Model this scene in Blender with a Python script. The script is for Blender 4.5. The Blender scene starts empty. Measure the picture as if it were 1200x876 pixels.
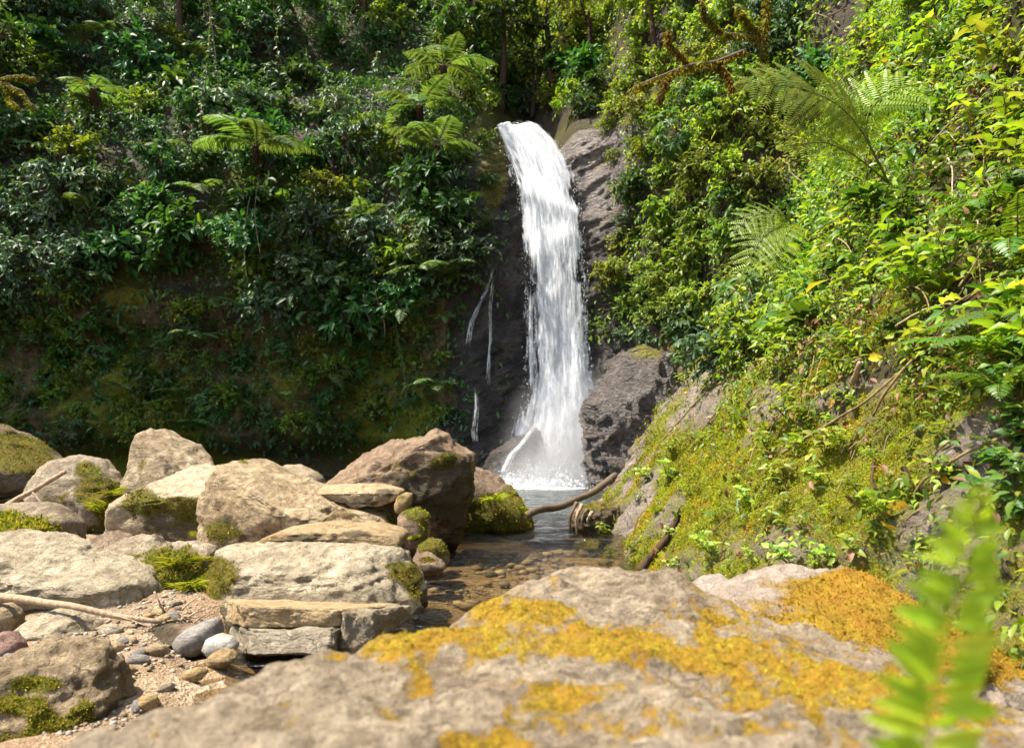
import bpy, bmesh, math, random
import numpy as np
from mathutils import Vector, Matrix
from mathutils.bvhtree import BVHTree

rng = np.random.default_rng(7)
random.seed(7)
C = bpy.context.scene.collection
SC = bpy.context.scene

# ------------------------------------------------------------------ camera numbers
TILT = math.atan(62 / 800.0)
CAMZ = 1.5
CT, ST = math.cos(TILT), math.sin(TILT)
def ray(px, py):
    a, b = (px - 600) / 800.0, (438 - py) / 800.0
    return np.array([a, CT - b * ST, ST + b * CT])
def P(px, py, d):
    r = ray(px, py)
    return np.array([0, 0, CAMZ]) + r * (d / r[1])
def proj(V):
    V = np.asarray(V, float).reshape(-1, 3)
    x, y, z = V[:, 0], V[:, 1], V[:, 2] - CAMZ
    f = y * CT + z * ST
    u = -y * ST + z * CT
    f = np.where(f < 0.05, 0.05, f)
    return 600 + 800 * x / f, 438 - 800 * u / f

# ------------------------------------------------------------------ noise
def _h(i, j, k, s):
    n = (i * 374761393 + j * 668265263 + k * 2147483647 + s * 1274126177) & 0xFFFFFFFF
    n = ((n ^ (n >> 13)) * 1274126177) & 0xFFFFFFFF
    n = ((n ^ (n >> 16)) * 2246822519) & 0xFFFFFFFF
    return ((n ^ (n >> 15)) & 0xFFFFFF) / float(0xFFFFFF)
def vnoise(p, s=0):
    i = np.floor(p).astype(np.int64); f = p - i
    f = f * f * f * (f * (f * 6 - 15) + 10)
    r = 0
    for a in (0, 1):
        for b in (0, 1):
            for c in (0, 1):
                w = (f[:, 0] if a else 1 - f[:, 0]) * (f[:, 1] if b else 1 - f[:, 1]) * (f[:, 2] if c else 1 - f[:, 2])
                r = r + w * _h(i[:, 0] + a, i[:, 1] + b, i[:, 2] + c, s)
    return r * 2 - 1
def fbm(p, octv=4, s=0, gain=0.5, ridge=False):
    p = np.asarray(p, float); r = 0; a = 1.0; t = 0
    for o in range(octv):
        n = vnoise(p + 17.3 * o, s + o)
        if ridge: n = 1 - 2 * np.abs(n)
        r = r + a * n; t += a; a *= gain; p = p * 2.03
    return r / t

# ------------------------------------------------------------------ mesh building
def link(o, parent=None):
    C.objects.link(o)
    if parent is not None: o.parent = parent
    return o
def mesh(name, V, F, mats, smooth=True, mi=None, attrs=None):
    V = np.asarray(V, np.float32).reshape(-1, 3)
    if not isinstance(F, list): F = [F]
    F = [np.asarray(f, np.int32) for f in F if len(f)]
    me = bpy.data.meshes.new(name)
    me.vertices.add(len(V)); me.vertices.foreach_set('co', V.ravel())
    nl = sum(f.size for f in F); npoly = sum(len(f) for f in F)
    me.loops.add(nl); me.loops.foreach_set('vertex_index', np.concatenate([f.ravel() for f in F]))
    me.polygons.add(npoly)
    tot = np.concatenate([np.full(len(f), f.shape[1], np.int32) for f in F])
    st = np.concatenate([[0], np.cumsum(tot)[:-1]]).astype(np.int32)
    me.polygons.foreach_set('loop_start', st)
    me.polygons.foreach_set('use_smooth', np.full(npoly, smooth))
    for m in (mats if isinstance(mats, (list, tuple)) else [mats]): me.materials.append(m)
    if mi is not None: me.polygons.foreach_set('material_index', np.asarray(mi, np.int32))
    me.update(calc_edges=True)
    for k, v in (attrs or {}).items():
        a = me.attributes.new(k, 'FLOAT', 'POINT'); a.data.foreach_set('value', np.asarray(v, np.float32))
    return me
def obj(name, me, parent=None):
    return link(bpy.data.objects.new(name, me), parent)
def tag(o, label=None, cat=None, group=None, kind=None):
    if label: o['label'] = label
    if cat: o['category'] = cat
    if group: o['group'] = group
    if kind: o['kind'] = kind
    return o
def empty(name, loc=(0, 0, 0), rot=(0, 0, 0)):
    o = bpy.data.objects.new(name, None); C.objects.link(o)
    o.empty_display_size = 0.1
    o.location = loc; o.rotation_euler = rot
    return o
def copy_tree(o, parent=None):
    c = o.copy(); C.objects.link(c)
    if parent is not None: c.parent = parent
    for ch in o.children: copy_tree(ch, c)
    return c
def grid_faces(nu, nv):
    i = np.arange(nu - 1)[:, None] * nv + np.arange(nv - 1)[None, :]
    i = i.ravel()
    return np.stack([i, i + nv, i + nv + 1, i + 1], 1)
def norm(v):
    v = np.asarray(v, float)
    return v / np.maximum(np.linalg.norm(v, axis=-1, keepdims=True), 1e-9)

class Acc:                                   # collects uniform face batches
    def __init__(s): s.V = []; s.F = []; s.M = []; s.n = 0
    def add(s, V, F, m=0):
        V = np.asarray(V, float).reshape(-1, 3)
        if not isinstance(F, list): F = [F]
        for f in F:
            f = np.asarray(f, np.int64)
            if len(f): s.F.append(f + s.n); s.M.append(np.full(len(f), m))
        s.V.append(V); s.n += len(V)
    def mesh(s, name, mats, smooth=True):
        # group faces by arity
        V = np.concatenate(s.V)
        F3 = [(f, m) for f, m in zip(s.F, s.M) if f.shape[1] == 3]
        F4 = [(f, m) for f, m in zip(s.F, s.M) if f.shape[1] == 4]
        Fs = []; Ms = []
        for L in (F3, F4):
            if L: Fs.append(np.concatenate([a for a, _ in L])); Ms.append(np.concatenate([b for _, b in L]))
        return mesh(name, V, Fs, mats, smooth, np.concatenate(Ms))

# leaf templates: x width, y length, z normal; unit length, unit width
def leaf_template(kind='oval', fold=0.12, droop=0.25):
    rows = {'oval': [(0.22, .72), (.5, 1.0), (.78, .62)], 'narrow': [(.3, 1.0), (.68, .75)],
            'heart': [(.10, .75), (.35, 1.0), (.7, .62)], 'simple': [(.28, .85), (.65, .85)]}[kind]
    V = [(0, 0, 0)]
    for t, w in rows:
        z = -droop * t * t
        V += [(-w * .5, t, z + fold * w), (0, t, z), (w * .5, t, z + fold * w)]
    V.append((0, 1, -droop))
    n = len(rows); F3 = [(0, 2, 1), (0, 3, 2)]; F4 = []
    for r in range(n - 1):
        a = 1 + 3 * r
        F4 += [(a, a + 1, a + 4, a + 3), (a + 1, a + 2, a + 5, a + 4)]
    a = 1 + 3 * (n - 1); e = len(V) - 1
    F3 += [(a, a + 1, e), (a + 1, a + 2, e)]
    return np.array(V, float), np.array(F3), np.array(F4)
LT = {k: leaf_template(k) for k in ('oval', 'narrow', 'heart', 'simple')}
def _rows(rows, fold, droop):
    V = [(0, 0, 0)]
    for t, w in rows:
        z = -droop * t * t; V += [(-w * .5, t, z + fold * w * (1 + .5 * math.sin(9 * t))), (0, t, z), (w * .5, t, z + fold * w * (1 - .5 * math.sin(9 * t)))]
    V.append((0, 1, -droop)); n = len(rows); F3 = [(0, 2, 1), (0, 3, 2)]; F4 = []
    for r in range(n - 1):
        a = 1 + 3 * r; F4 += [(a, a + 1, a + 4, a + 3), (a + 1, a + 2, a + 5, a + 4)]
    a = 1 + 3 * (n - 1); F3 += [(a, a + 1, len(V) - 1), (a + 1, a + 2, len(V) - 1)]
    return np.array(V, float), np.array(F3), np.array(F4)
LT['oval5'] = _rows([(.08, .34), (.2, .72), (.38, .98), (.58, .94), (.78, .58), (.91, .26)], .13, .28)
LT['heart5'] = _rows([(.03, .58), (.12, .90), (.28, 1.0), (.5, .86), (.74, .5), (.9, .2)], .12, .3)
LT['lance5'] = _rows([(.1, .5), (.28, .92), (.5, 1.0), (.72, .7), (.89, .32)], .14, .35)
LT['flat'] = leaf_template('narrow', .05, .12)
LT['blade'] = leaf_template('narrow', .1, .75)
def put_leaves(acc, pos, d, nrm, L, W, kind='oval', m=0):
    T, F3, F4 = LT[kind]
    pos = np.asarray(pos, float).reshape(-1, 3); N = len(pos)
    if N == 0: return
    d = np.broadcast_to(np.asarray(d, float), (N, 3)); nrm = np.broadcast_to(np.asarray(nrm, float), (N, 3))
    y = norm(d); x = norm(np.cross(y, nrm)); z = np.cross(x, y)
    L = np.broadcast_to(np.asarray(L, float), (N,)); W = np.broadcast_to(np.asarray(W, float), (N,))
    V = pos[:, None, :] + T[None, :, 0, None] * (W[:, None, None] * x[:, None, :]) + T[None, :, 1, None] * (L[:, None, None] * y[:, None, :]) \
        + T[None, :, 2, None] * (L[:, None, None] * z[:, None, :])
    off = (np.arange(N) * len(T))[:, None, None]
    acc.add(V, [(F3[None] + off).reshape(-1, 3), (F4[None] + off).reshape(-1, 4)] if len(F4) else [(F3[None] + off).reshape(-1, 3)], m)
def tube(acc, pts, radii, k=5, m=0, cap=True):
    pts = np.asarray(pts, float); n = len(pts)
    radii = np.broadcast_to(np.asarray(radii, float), (n,))
    t = norm(np.gradient(pts, axis=0))
    ref = np.array([0.3, 0.9, 0.2]) if abs(t[0] @ np.array([0, 0, 1.0])) > .6 else np.array([0, 0, 1.0])
    a = norm(np.cross(t, ref)); b = np.cross(t, a)
    th = np.linspace(0, 2 * np.pi, k, endpoint=False)
    V = pts[:, None] + radii[:, None, None] * (np.cos(th)[None, :, None] * a[:, None] + np.sin(th)[None, :, None] * b[:, None])
    F = []
    for j in range(k):
        i = np.arange(n - 1) * k
        F.append(np.stack([i + j, i + (j + 1) % k, i + k + (j + 1) % k, i + k + j], 1))
    V = V.reshape(-1, 3); F = [np.concatenate(F)]
    if cap:
        V = np.concatenate([V, pts[:1], pts[-1:]]); c0, c1 = n * k, n * k + 1
        F.append(np.array([(c0, (j + 1) % k, j) for j in range(k)] + [(c1, (n - 1) * k + j, (n - 1) * k + (j + 1) % k) for j in range(k)]))
    acc.add(V, F, m)
def bez(p0, p1, p2, n=8):
    t = np.linspace(0, 1, n)[:, None]
    return (1 - t) ** 2 * np.asarray(p0) + 2 * t * (1 - t) * np.asarray(p1) + t * t * np.asarray(p2)

# ------------------------------------------------------------------ materials
def new_mat(name):
    m = bpy.data.materials.new(name); m.use_nodes = True
    m.node_tree.nodes.clear()
    return m, m.node_tree
class NT:
    def __init__(s, name):
        s.m, s.t = new_mat(name); s.out = s.n('ShaderNodeOutputMaterial')
    def n(s, ty, **kw):
        nd = s.t.nodes.new(ty)
        for k, v in kw.items(): setattr(nd, k, v)
        return nd
    def l(s, a, b): s.t.links.new(a, b)
    def noise(s, vec, scale, detail=4, rough=.55, dist=0.0):
        nd = s.n('ShaderNodeTexNoise'); nd.inputs['Scale'].default_value = scale
        nd.inputs['Detail'].default_value = detail; nd.inputs['Roughness'].default_value = rough; nd.inputs['Distortion'].default_value = dist
        if vec is not None: s.l(vec, nd.inputs['Vector'])
        return nd.outputs['Fac']
    def ramp(s, fac, stops, interp='LINEAR'):
        nd = s.n('ShaderNodeValToRGB'); s.l(fac, nd.inputs[0]); cr = nd.color_ramp; cr.interpolation = interp
        while len(cr.elements) < len(stops): cr.elements.new(.5)
        for e, (p, c) in zip(cr.elements, stops):
            e.position = p; e.color = (c, c, c, 1) if not isinstance(c, (tuple, list)) else (*c, 1)
        return nd.outputs[0]
    def mix(s, fac, a, b, mode='MIX'):
        nd = s.n('ShaderNodeMix', data_type='RGBA', blend_type=mode)
        for v, i in ((fac, 0), (a, 6), (b, 7)):
            if hasattr(v, 'is_linked'): s.l(v, nd.inputs[i])
            elif isinstance(v, (tuple, list)): nd.inputs[i].default_value = (*v, 1)
            else: nd.inputs[i].default_value = v
        return nd.outputs[2]
    def math(s, op, a, b=None, clamp=False):
        nd = s.n('ShaderNodeMath', operation=op, use_clamp=clamp)
        for v, i in ((a, 0), (b, 1)):
            if v is None: continue
            if hasattr(v, 'is_linked'): s.l(v, nd.inputs[i])
            else: nd.inputs[i].default_value = v
        return nd.outputs[0]
    def attr(s, name): return s.n('ShaderNodeAttribute', attribute_name=name).outputs['Fac']
    def objco(s): return s.n('ShaderNodeTexCoord').outputs['Object']
    def pos(s): return s.n('ShaderNodeNewGeometry').outputs['Position']
    def mapping(s, vec, scale=(1, 1, 1), rot=(0, 0, 0)):
        nd = s.n('ShaderNodeMapping'); s.l(vec, nd.inputs[0]); nd.inputs['Scale'].default_value = scale; nd.inputs['Rotation'].default_value = rot
        return nd.outputs[0]
    def bump(s, h, strength=.5, dist=.02):
        nd = s.n('ShaderNodeBump'); s.l(h, nd.inputs['Height']); nd.inputs['Strength'].default_value = strength; nd.inputs['Distance'].default_value = dist
        return nd.outputs[0]
    def bsdf(s, col, rough=.7, spec=.3, normal=None):
        nd = s.n('ShaderNodeBsdfPrincipled')
        for v, k in ((col, 'Base Color'), (rough, 'Roughness'), (spec, 'Specular IOR Level')):
            if hasattr(v, 'is_linked'): s.l(v, nd.inputs[k])
            elif isinstance(v, (tuple, list)): nd.inputs[k].default_value = (*v, 1)
            else: nd.inputs[k].default_value = v
        if normal is not None: s.l(normal, nd.inputs['Normal'])
        return nd
    def done(s, sh): s.l(sh, s.out.inputs['Surface']); return s.m

def leaf_mat(name, stops, trans=.35, rough=.38, tcol=None, spec=.5):
    t = NT(name); g = t.n('ShaderNodeNewGeometry'); oi = t.n('ShaderNodeObjectInfo')
    col = t.ramp(g.outputs['Random Per Island'], stops)
    v = t.math('MULTIPLY_ADD', oi.outputs['Random'], .6); v.node.inputs[2].default_value = .7
    hsv = t.n('ShaderNodeHueSaturation'); t.l(col, hsv.inputs['Color']); t.l(v, hsv.inputs['Value'])
    h = t.math('MULTIPLY_ADD', oi.outputs['Random'], .04); h.node.inputs[2].default_value = .48
    t.l(h, hsv.inputs['Hue'])
    b = t.bsdf(hsv.outputs[0], rough, spec)
    tr = t.n('ShaderNodeBsdfTranslucent')
    tc = t.mix(1.0, hsv.outputs[0], tcol or (1.6, 1.5, .5), 'MULTIPLY'); t.l(tc, tr.inputs[0])
    mx = t.n('ShaderNodeMixShader'); mx.inputs[0].default_value = trans
    t.l(b.outputs[0], mx.inputs[1]); t.l(tr.outputs[0], mx.inputs[2])
    return t.done(mx.outputs[0])

M = {}
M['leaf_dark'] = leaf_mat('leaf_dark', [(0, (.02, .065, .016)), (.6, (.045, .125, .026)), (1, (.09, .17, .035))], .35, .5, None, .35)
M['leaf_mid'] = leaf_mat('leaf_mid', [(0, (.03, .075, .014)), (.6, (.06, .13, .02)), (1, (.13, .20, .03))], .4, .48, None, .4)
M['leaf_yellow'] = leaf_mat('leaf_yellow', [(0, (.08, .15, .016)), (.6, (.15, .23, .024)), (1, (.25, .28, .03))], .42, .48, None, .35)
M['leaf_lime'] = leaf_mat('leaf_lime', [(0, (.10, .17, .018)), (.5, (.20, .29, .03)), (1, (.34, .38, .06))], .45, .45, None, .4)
M['leaf_grey'] = leaf_mat('leaf_grey', [(0, (.03, .07, .03)), (.6, (.06, .11, .05)), (1, (.12, .18, .07))], .3, .5, (1.3, 1.5, .6), .4)
M['leaf_bank'] = leaf_mat('leaf_bank', [(0, (.05, .12, .014)), (.45, (.14, .23, .02)), (.94, (.24, .31, .03)), (1, (.36, .31, .04))], .42, .45, None, .4)
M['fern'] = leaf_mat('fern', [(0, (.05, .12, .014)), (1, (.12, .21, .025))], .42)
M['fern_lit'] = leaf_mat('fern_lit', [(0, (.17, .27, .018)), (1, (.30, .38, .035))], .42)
M['fern_far'] = leaf_mat('fern_far', [(0, (.06, .12, .035)), (1, (.14, .21, .065))], .4, .5, None, .35)
M['fern_front'] = leaf_mat('fern_front', [(0, (.26, .37, .03)), (.7, (.42, .52, .05)), (1, (.52, .54, .08))], .6, .4, (1.5, 1.4, .4))
M['dead_leaf'] = leaf_mat('dead_leaf', [(0, (.07, .03, .014)), (.6, (.16, .07, .03)), (1, (.3, .17, .07))], .2, .6, (1.3, 1, .6))
M['yellow_leaf'] = leaf_mat('yellow_leaf', [(0, (.5, .33, .02)), (1, (.6, .42, .03))], .35, .5, (1.3, 1.1, .4))
M['grass'] = leaf_mat('grass', [(0, (.12, .19, .02)), (.6, (.26, .32, .035)), (1, (.42, .40, .09))], .45, .5, None, .3)
M['moss_green'] = leaf_mat('moss_green', [(0, (.08, .10, .008)), (.5, (.21, .22, .014)), (.85, (.36, .32, .018)), (1, (.46, .34, .022))], .3, .8, (1.2, 1.1, .5), .1)
M['moss_gold'] = leaf_mat('moss_gold', [(0, (.17, .10, .01)), (.45, (.38, .25, .016)), (.8, (.50, .37, .025)), (1, (.40, .40, .03))], .3, .8, (1.2, 1, .4), .1)
M['moss_old'] = leaf_mat('moss_old', [(0, (.09, .06, .01)), (.5, (.22, .15, .016)), (1, (.34, .25, .022))], .3, .85, (1.2, 1.1, .5), .1)
M['moss_lime'] = leaf_mat('moss_lime', [(0, (.13, .18, .01)), (.5, (.27, .33, .016)), (1, (.44, .45, .03))], .35, .8, (1.2, 1.2, .5), .1)
M['moss_dark'] = leaf_mat('moss_dark', [(0, (.022, .028, .006)), (.6, (.07, .075, .01)), (1, (.15, .13, .015))], .25, .85, (1.2, 1.1, .5), .1)

def bark_mat(name, a, b):
    t = NT(name); p = t.mapping(t.objco(), (6, 6, 1.5))
    n = t.noise(p, 5, 5, .65); c = t.ramp(n, [(.3, a), (.7, b)])
    return t.done(t.bsdf(c, .85, .15, t.bump(n, .7, .02)).outputs[0])
M['bark'] = bark_mat('bark', (.05, .035, .022), (.2, .15, .1))
M['bark_pale'] = bark_mat('bark_pale', (.2, .13, .075), (.45, .34, .22))
M['bark_dark'] = bark_mat('bark_dark', (.025, .015, .01), (.10, .06, .035))
M['twig'] = bark_mat('twig', (.10, .07, .03), (.28, .2, .09))
M['green_stem'] = bark_mat('green_stem', (.06, .08, .015), (.2, .2, .04))

def rock_mat(name, base, pale, dark, moss1, moss2, scale=1.0, stain=.5):
    t = NT(name); p = t.n('ShaderNodeTexCoord').outputs['Object']
    n1 = t.noise(p, 1.7 * scale, 6, .62, .4)
    n2 = t.noise(p, 9 * scale, 6, .7)
    n3 = t.noise(t.mapping(p, (1, 1, 2.4), (.4, .5, .2)), 4 * scale, 7, .7, 1.2)
    n4 = t.noise(p, 55 * scale, 3, .7)
    c = t.ramp(n1, [(.30, base), (.55, pale), (.75, base)])
    st = t.ramp(n3, [(.36, 1.0), (.50, 0.0)])
    c = t.mix(t.math('MULTIPLY', st, stain), c, dark)
    n5 = t.noise(t.mapping(p, (1, 1.2, 1.5), (.7, .2, .9)), 5.5 * scale, 9, .74, .6)
    c = t.mix(.9, c, t.ramp(n5, [(.32, .42), (.47, .92), (.58, 1.08), (.72, 1.32)]), 'MULTIPLY')
    c = t.mix(t.ramp(n2, [(.35, .75), (.62, 0.0)]), c, tuple(x * .55 for x in base))
    oi = t.n('ShaderNodeObjectInfo'); hs = t.n('ShaderNodeHueSaturation'); t.l(c, hs.inputs['Color'])
    vv = t.math('MULTIPLY_ADD', oi.outputs['Random'], .34); vv.node.inputs[2].default_value = .82; t.l(vv, hs.inputs['Value'])
    v2 = t.math('MULTIPLY_ADD', t.math('FRACT', t.math('MULTIPLY', oi.outputs['Random'], 7.3)), .24); v2.node.inputs[2].default_value = .90; t.l(v2, hs.inputs['Saturation']); c = hs.outputs[0]
    sp = t.ramp(n4, [(.30, .42), (.44, .95), (.60, 1.0), (.73, 1.5)])
    c = t.mix(.85, c, sp, 'MULTIPLY')
    # thin cracks
    v = t.n('ShaderNodeTexVoronoi', feature='DISTANCE_TO_EDGE'); v.inputs['Scale'].default_value = 2.2 * scale
    wv = t.n('ShaderNodeVectorMath', operation='ADD'); nz = t.n('ShaderNodeTexNoise'); nz.inputs['Scale'].default_value = 3 * scale; t.l(p, nz.inputs['Vector'])
    t.l(p, wv.inputs[0]); t.l(nz.outputs['Color'], wv.inputs[1]); t.l(wv.outputs[0], v.inputs['Vector'])
    ck = t.ramp(v.outputs[0], [(0.0, 1.0), (.022, 0.0)])
    ck = t.math('MULTIPLY', ck, t.ramp(n2, [(.45, 0.0), (.6, .8)]))
    ag = t.ramp(t.math('ADD', t.attr('algae_shade'), t.math('MULTIPLY', t.math('SUBTRACT', n5, .5), 1.6)), [(.40, 0.0), (.62, .85)])  # dark algae mixed with shade painted into the rock colour
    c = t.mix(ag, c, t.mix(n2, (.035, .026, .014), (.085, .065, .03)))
    c = t.mix(ck, c, tuple(x * .25 for x in base))
    ms = t.math('ADD', t.attr('moss'), t.math('MULTIPLY', t.math('SUBTRACT', n2, .5), 1.3))
    ms = t.math('ADD', ms, t.math('MULTIPLY', t.math('SUBTRACT', n4, .5), .5))
    mf = t.ramp(ms, [(.36, 0.0), (.50, .6), (.70, 1.0)])
    mc = t.ramp(t.noise(p, 14 * scale, 5, .7), [(.3, moss1), (.66, moss2)])
    mc = t.mix(t.ramp(t.noise(p, 3.1 * scale, 4, .65), [(.42, 0.0), (.62, .8)]), mc, (moss2[0] * .8, moss2[1] * .60, moss2[2] * .8))
    mc = t.mix(.8, mc, t.ramp(t.noise(p, 90 * scale, 3, .7), [(.3, .45), (.65, 1.3)]), 'MULTIPLY')
    c = t.mix(mf, c, mc)
    h = t.math('ADD', t.math('ADD', t.math('MULTIPLY', n3, .8), t.math('MULTIPLY', n5, .9)), t.math('ADD', t.math('MULTIPLY', n2, .5), t.math('MULTIPLY', n4, .14)))
    h = t.math('SUBTRACT', h, t.math('MULTIPLY', ck, .25))
    h = t.math('ADD', h, t.math('MULTIPLY', mf, t.math('MULTIPLY', t.noise(p, 70 * scale, 4, .7), .35)))
    r = t.math('MULTIPLY_ADD', mf, .15); r.node.inputs[2].default_value = .72
    b = t.bsdf(c, r, .25, t.bump(h, 1.0, .085 / scale))
    return t.done(b.outputs[0])
GM1, GM2 = (.05, .055, .008), (.20, .18, .015)
GO1, GO2 = (.22, .11, .008), (.52, .32, .015)
M['rock'] = rock_mat('rock', (.33, .24, .14), (.54, .43, .28), (.085, .052, .03), GM1, GM2)
M['rock_pale'] = rock_mat('rock_pale', (.40, .315, .19), (.61, .51, .345), (.11, .075, .045), GM1, GM2, 1.2)
M['rock_brown'] = rock_mat('rock_brown', (.27, .175, .105), (.40, .29, .19), (.07, .04, .022), GM1, GM2, 1.0, .6)
M['rock_grey'] = rock_mat('rock_grey', (.27, .245, .21), (.40, .365, .32), (.14, .13, .12), GM1, GM2, 2.5, .3)
M['rock_white'] = rock_mat('rock_white', (.46, .425, .36), (.60, .56, .49), (.3, .27, .22), GM1, GM2, 3, .2)
M['rock_ochre'] = rock_mat('rock_ochre', (.46, .30, .13), (.58, .44, .24), (.24, .13, .05), GM1, GM2, 2.0, .5)
M['rock_red'] = rock_mat('rock_red', (.26, .14, .10), (.36, .22, .16), (.1, .05, .04), GM1, GM2, 2.5, .3)
M['rock_front'] = rock_mat('rock_front', (.36, .275, .175), (.57, .47, .335), (.11, .068, .04), (.17, .09, .01), (.54, .37, .025), 3.2, .75)
M['rock_gold'] = rock_mat('rock_gold', (.36, .28, .21), (.5, .42, .34), (.13, .085, .05), (.20, .11, .01), (.48, .31, .02), 2.4, .5)
M['rock_bank'] = rock_mat('rock_bank', (.23, .18, .14), (.40, .335, .275), (.05, .036, .024), (.07, .085, .007), (.27, .29, .016), 1.6, .6)
M['cliff'] = rock_mat('cliff', (.12, .08, .045), (.23, .16, .095), (.04, .028, .018), (.07, .09, .008), (.26, .28, .02), 1.3, .6)
M['soil'] = rock_mat('soil', (.05, .035, .022), (.09, .065, .04), (.018, .013, .009), (.04, .05, .008), (.12, .13, .015), 2.0, .6)

def wet_rock():
    t = NT('wet_rock'); p = t.pos()
    n1 = t.noise(t.mapping(p, (1, 1, .55), (.2, .4, 0)), 1.6, 8, .68, .8)
    n2 = t.noise(t.mapping(p, (.6, 1, 2.2), (0, .75, 0)), 5.5, 6, .68, 1.0)
    n3 = t.noise(p, 22, 4, .7)
    pl = t.attr('pale')
    dry = t.ramp(n2, [(.3, (.05, .04, .032)), (.48, (.20, .165, .14)), (.68, (.42, .37, .33))])
    wet = t.ramp(n1, [(.33, (.016, .013, .011)), (.55, (.055, .043, .034)), (.75, (.13, .10, .08))])
    c = t.mix(t.math('ADD', pl, t.math('MULTIPLY', t.math('SUBTRACT', n1, .5), .7), True), wet, dry)
    ms = t.math('ADD', t.attr('moss'), t.math('MULTIPLY', t.math('SUBTRACT', n3, .5), 1.2))
    mf = t.ramp(ms, [(.45, 0.0), (.6, 1.0)])
    c = t.mix(mf, c, t.ramp(n3, [(.35, (.045, .05, .006)), (.6, (.20, .17, .015)), (.72, (.38, .22, .02))]))
    vv = t.n('ShaderNodeTexVoronoi', feature='DISTANCE_TO_EDGE'); vv.inputs['Scale'].default_value = 1.0
    wv = t.n('ShaderNodeVectorMath', operation='ADD'); nz = t.n('ShaderNodeTexNoise'); nz.inputs['Scale'].default_value = 2.2; nz.inputs['Detail'].default_value = 5; t.l(p, nz.inputs['Vector'])
    t.l(t.mapping(p, (2.2, 2.0, 5.5), (0, .7, 0)), wv.inputs[0]); sc = t.n('ShaderNodeVectorMath', operation='SCALE'); sc.inputs['Scale'].default_value = 2.6; t.l(nz.outputs['Color'], sc.inputs[0]); t.l(sc.outputs[0], wv.inputs[1]); t.l(wv.outputs[0], vv.inputs['Vector'])
    crk = t.math('MULTIPLY', t.ramp(vv.outputs[0], [(0, 1.0), (.06, 0.0)]), t.ramp(t.noise(p, 1.7, 4, .6), [(.46, 0.0), (.6, .9)]))
    c = t.mix(t.math('MULTIPLY', crk, .8), c, (.012, .01, .008))
    h = t.math('ADD', n2, t.math('ADD', t.math('MULTIPLY', n1, .8), t.math('MULTIPLY', n3, .55)))
    h = t.math('ADD', h, t.math('MULTIPLY', t.math('MULTIPLY', t.ramp(vv.outputs[0], [(0, 0.0), (.3, 1.0)]), .5), t.ramp(t.noise(p, 1.1, 3, .6), [(.42, 0.0), (.62, 1.0)])))
    return t.done(t.bsdf(c, .42, .5, t.bump(h, 1.0, .14)).outputs[0])
M['wet_rock'] = wet_rock()

def gravel_mat():
    t = NT('gravel'); p = t.pos()
    v = t.n('ShaderNodeTexVoronoi'); v.inputs['Scale'].default_value = 26; t.l(p, v.inputs['Vector'])
    v2 = t.n('ShaderNodeTexVoronoi'); v2.inputs['Scale'].default_value = 70; t.l(p, v2.inputs['Vector'])
    c1 = t.ramp(v.outputs['Color'], [(0, (.13, .09, .058)), (.4, (.25, .185, .12)), (.75, (.36, .29, .205)), (1, (.22, .18, .14))])
    c2 = t.ramp(v2.outputs['Color'], [(0, (.14, .095, .055)), (.5, (.27, .19, .115)), (1, (.38, .30, .21))])
    big = t.ramp(t.noise(p, 1.8, 4, .6), [(.42, 0.0), (.58, 1.0)])
    c = t.mix(big, c2, c1)
    c = t.mix(.7, c, t.ramp(t.noise(p, .9, 4, .6), [(.3, (.55, .45, .35)), (.7, (1.05, 1.0, .9))]), 'MULTIPLY')
    h = t.math('ADD', t.math('MULTIPLY', v.outputs['Distance'], big), t.math('MULTIPLY', v2.outputs['Distance'], .5))
    return t.done(t.bsdf(c, .8, .25, t.bump(h, .7, .03)).outputs[0])
M['gravel'] = gravel_mat()

def water_mat():
    t = NT('stream_water'); p = t.pos()
    w1 = t.noise(t.mapping(p, (1, 1.9, 1)), 3.0, 3, .55, .6)
    w2 = t.noise(t.mapping(p, (1, 1.6, 1)), 9.0, 3, .6, .8)
    nr = t.bump(t.math('ADD', w1, t.math('MULTIPLY', w2, .45)), .75, .09)
    tr = t.n('ShaderNodeBsdfTransparent'); tr.inputs[0].default_value = (.72, .67, .50, 1)
    gl = t.n('ShaderNodeBsdfGlossy'); gl.inputs['Roughness'].default_value = .04; t.l(nr, gl.inputs['Normal'])
    fr = t.n('ShaderNodeFresnel'); fr.inputs[0].default_value = 1.38; t.l(t.bump(t.math('ADD', w1, t.math('MULTIPLY', w2, .4)), .40, .06), fr.inputs[1])
    mx = t.n('ShaderNodeMixShader'); t.l(fr.outputs[0], mx.inputs[0]); t.l(tr.outputs[0], mx.inputs[1]); t.l(gl.outputs[0], mx.inputs[2])
    # deep pool below the falls: darker body colour
    deep = t.n('ShaderNodeBsdfDiffuse'); deep.inputs[0].default_value = (.045, .055, .05, 1)
    m2 = t.n('ShaderNodeMixShader'); t.l(t.math('MULTIPLY', t.attr('deep'), .75), m2.inputs[0]); t.l(tr.outputs[0], m2.inputs[1]); t.l(deep.outputs[0], m2.inputs[2])
    t.l(m2.outputs[0], mx.inputs[1])
    foam = t.n('ShaderNodeBsdfDiffuse'); foam.inputs[0].default_value = (.85, .86, .86, 1)
    fm = t.math('ADD', t.attr('foam'), t.math('MULTIPLY', t.math('SUBTRACT', t.noise(p, 6, 6, .7), .5), 1.1))
    m3 = t.n('ShaderNodeMixShader'); t.l(t.ramp(fm, [(.5, 0.0), (.72, 1.0)]), m3.inputs[0]); t.l(mx.outputs[0], m3.inputs[1]); t.l(foam.outputs[0], m3.inputs[2])
    return t.done(m3.outputs[0])
M['water'] = water_mat()

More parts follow.
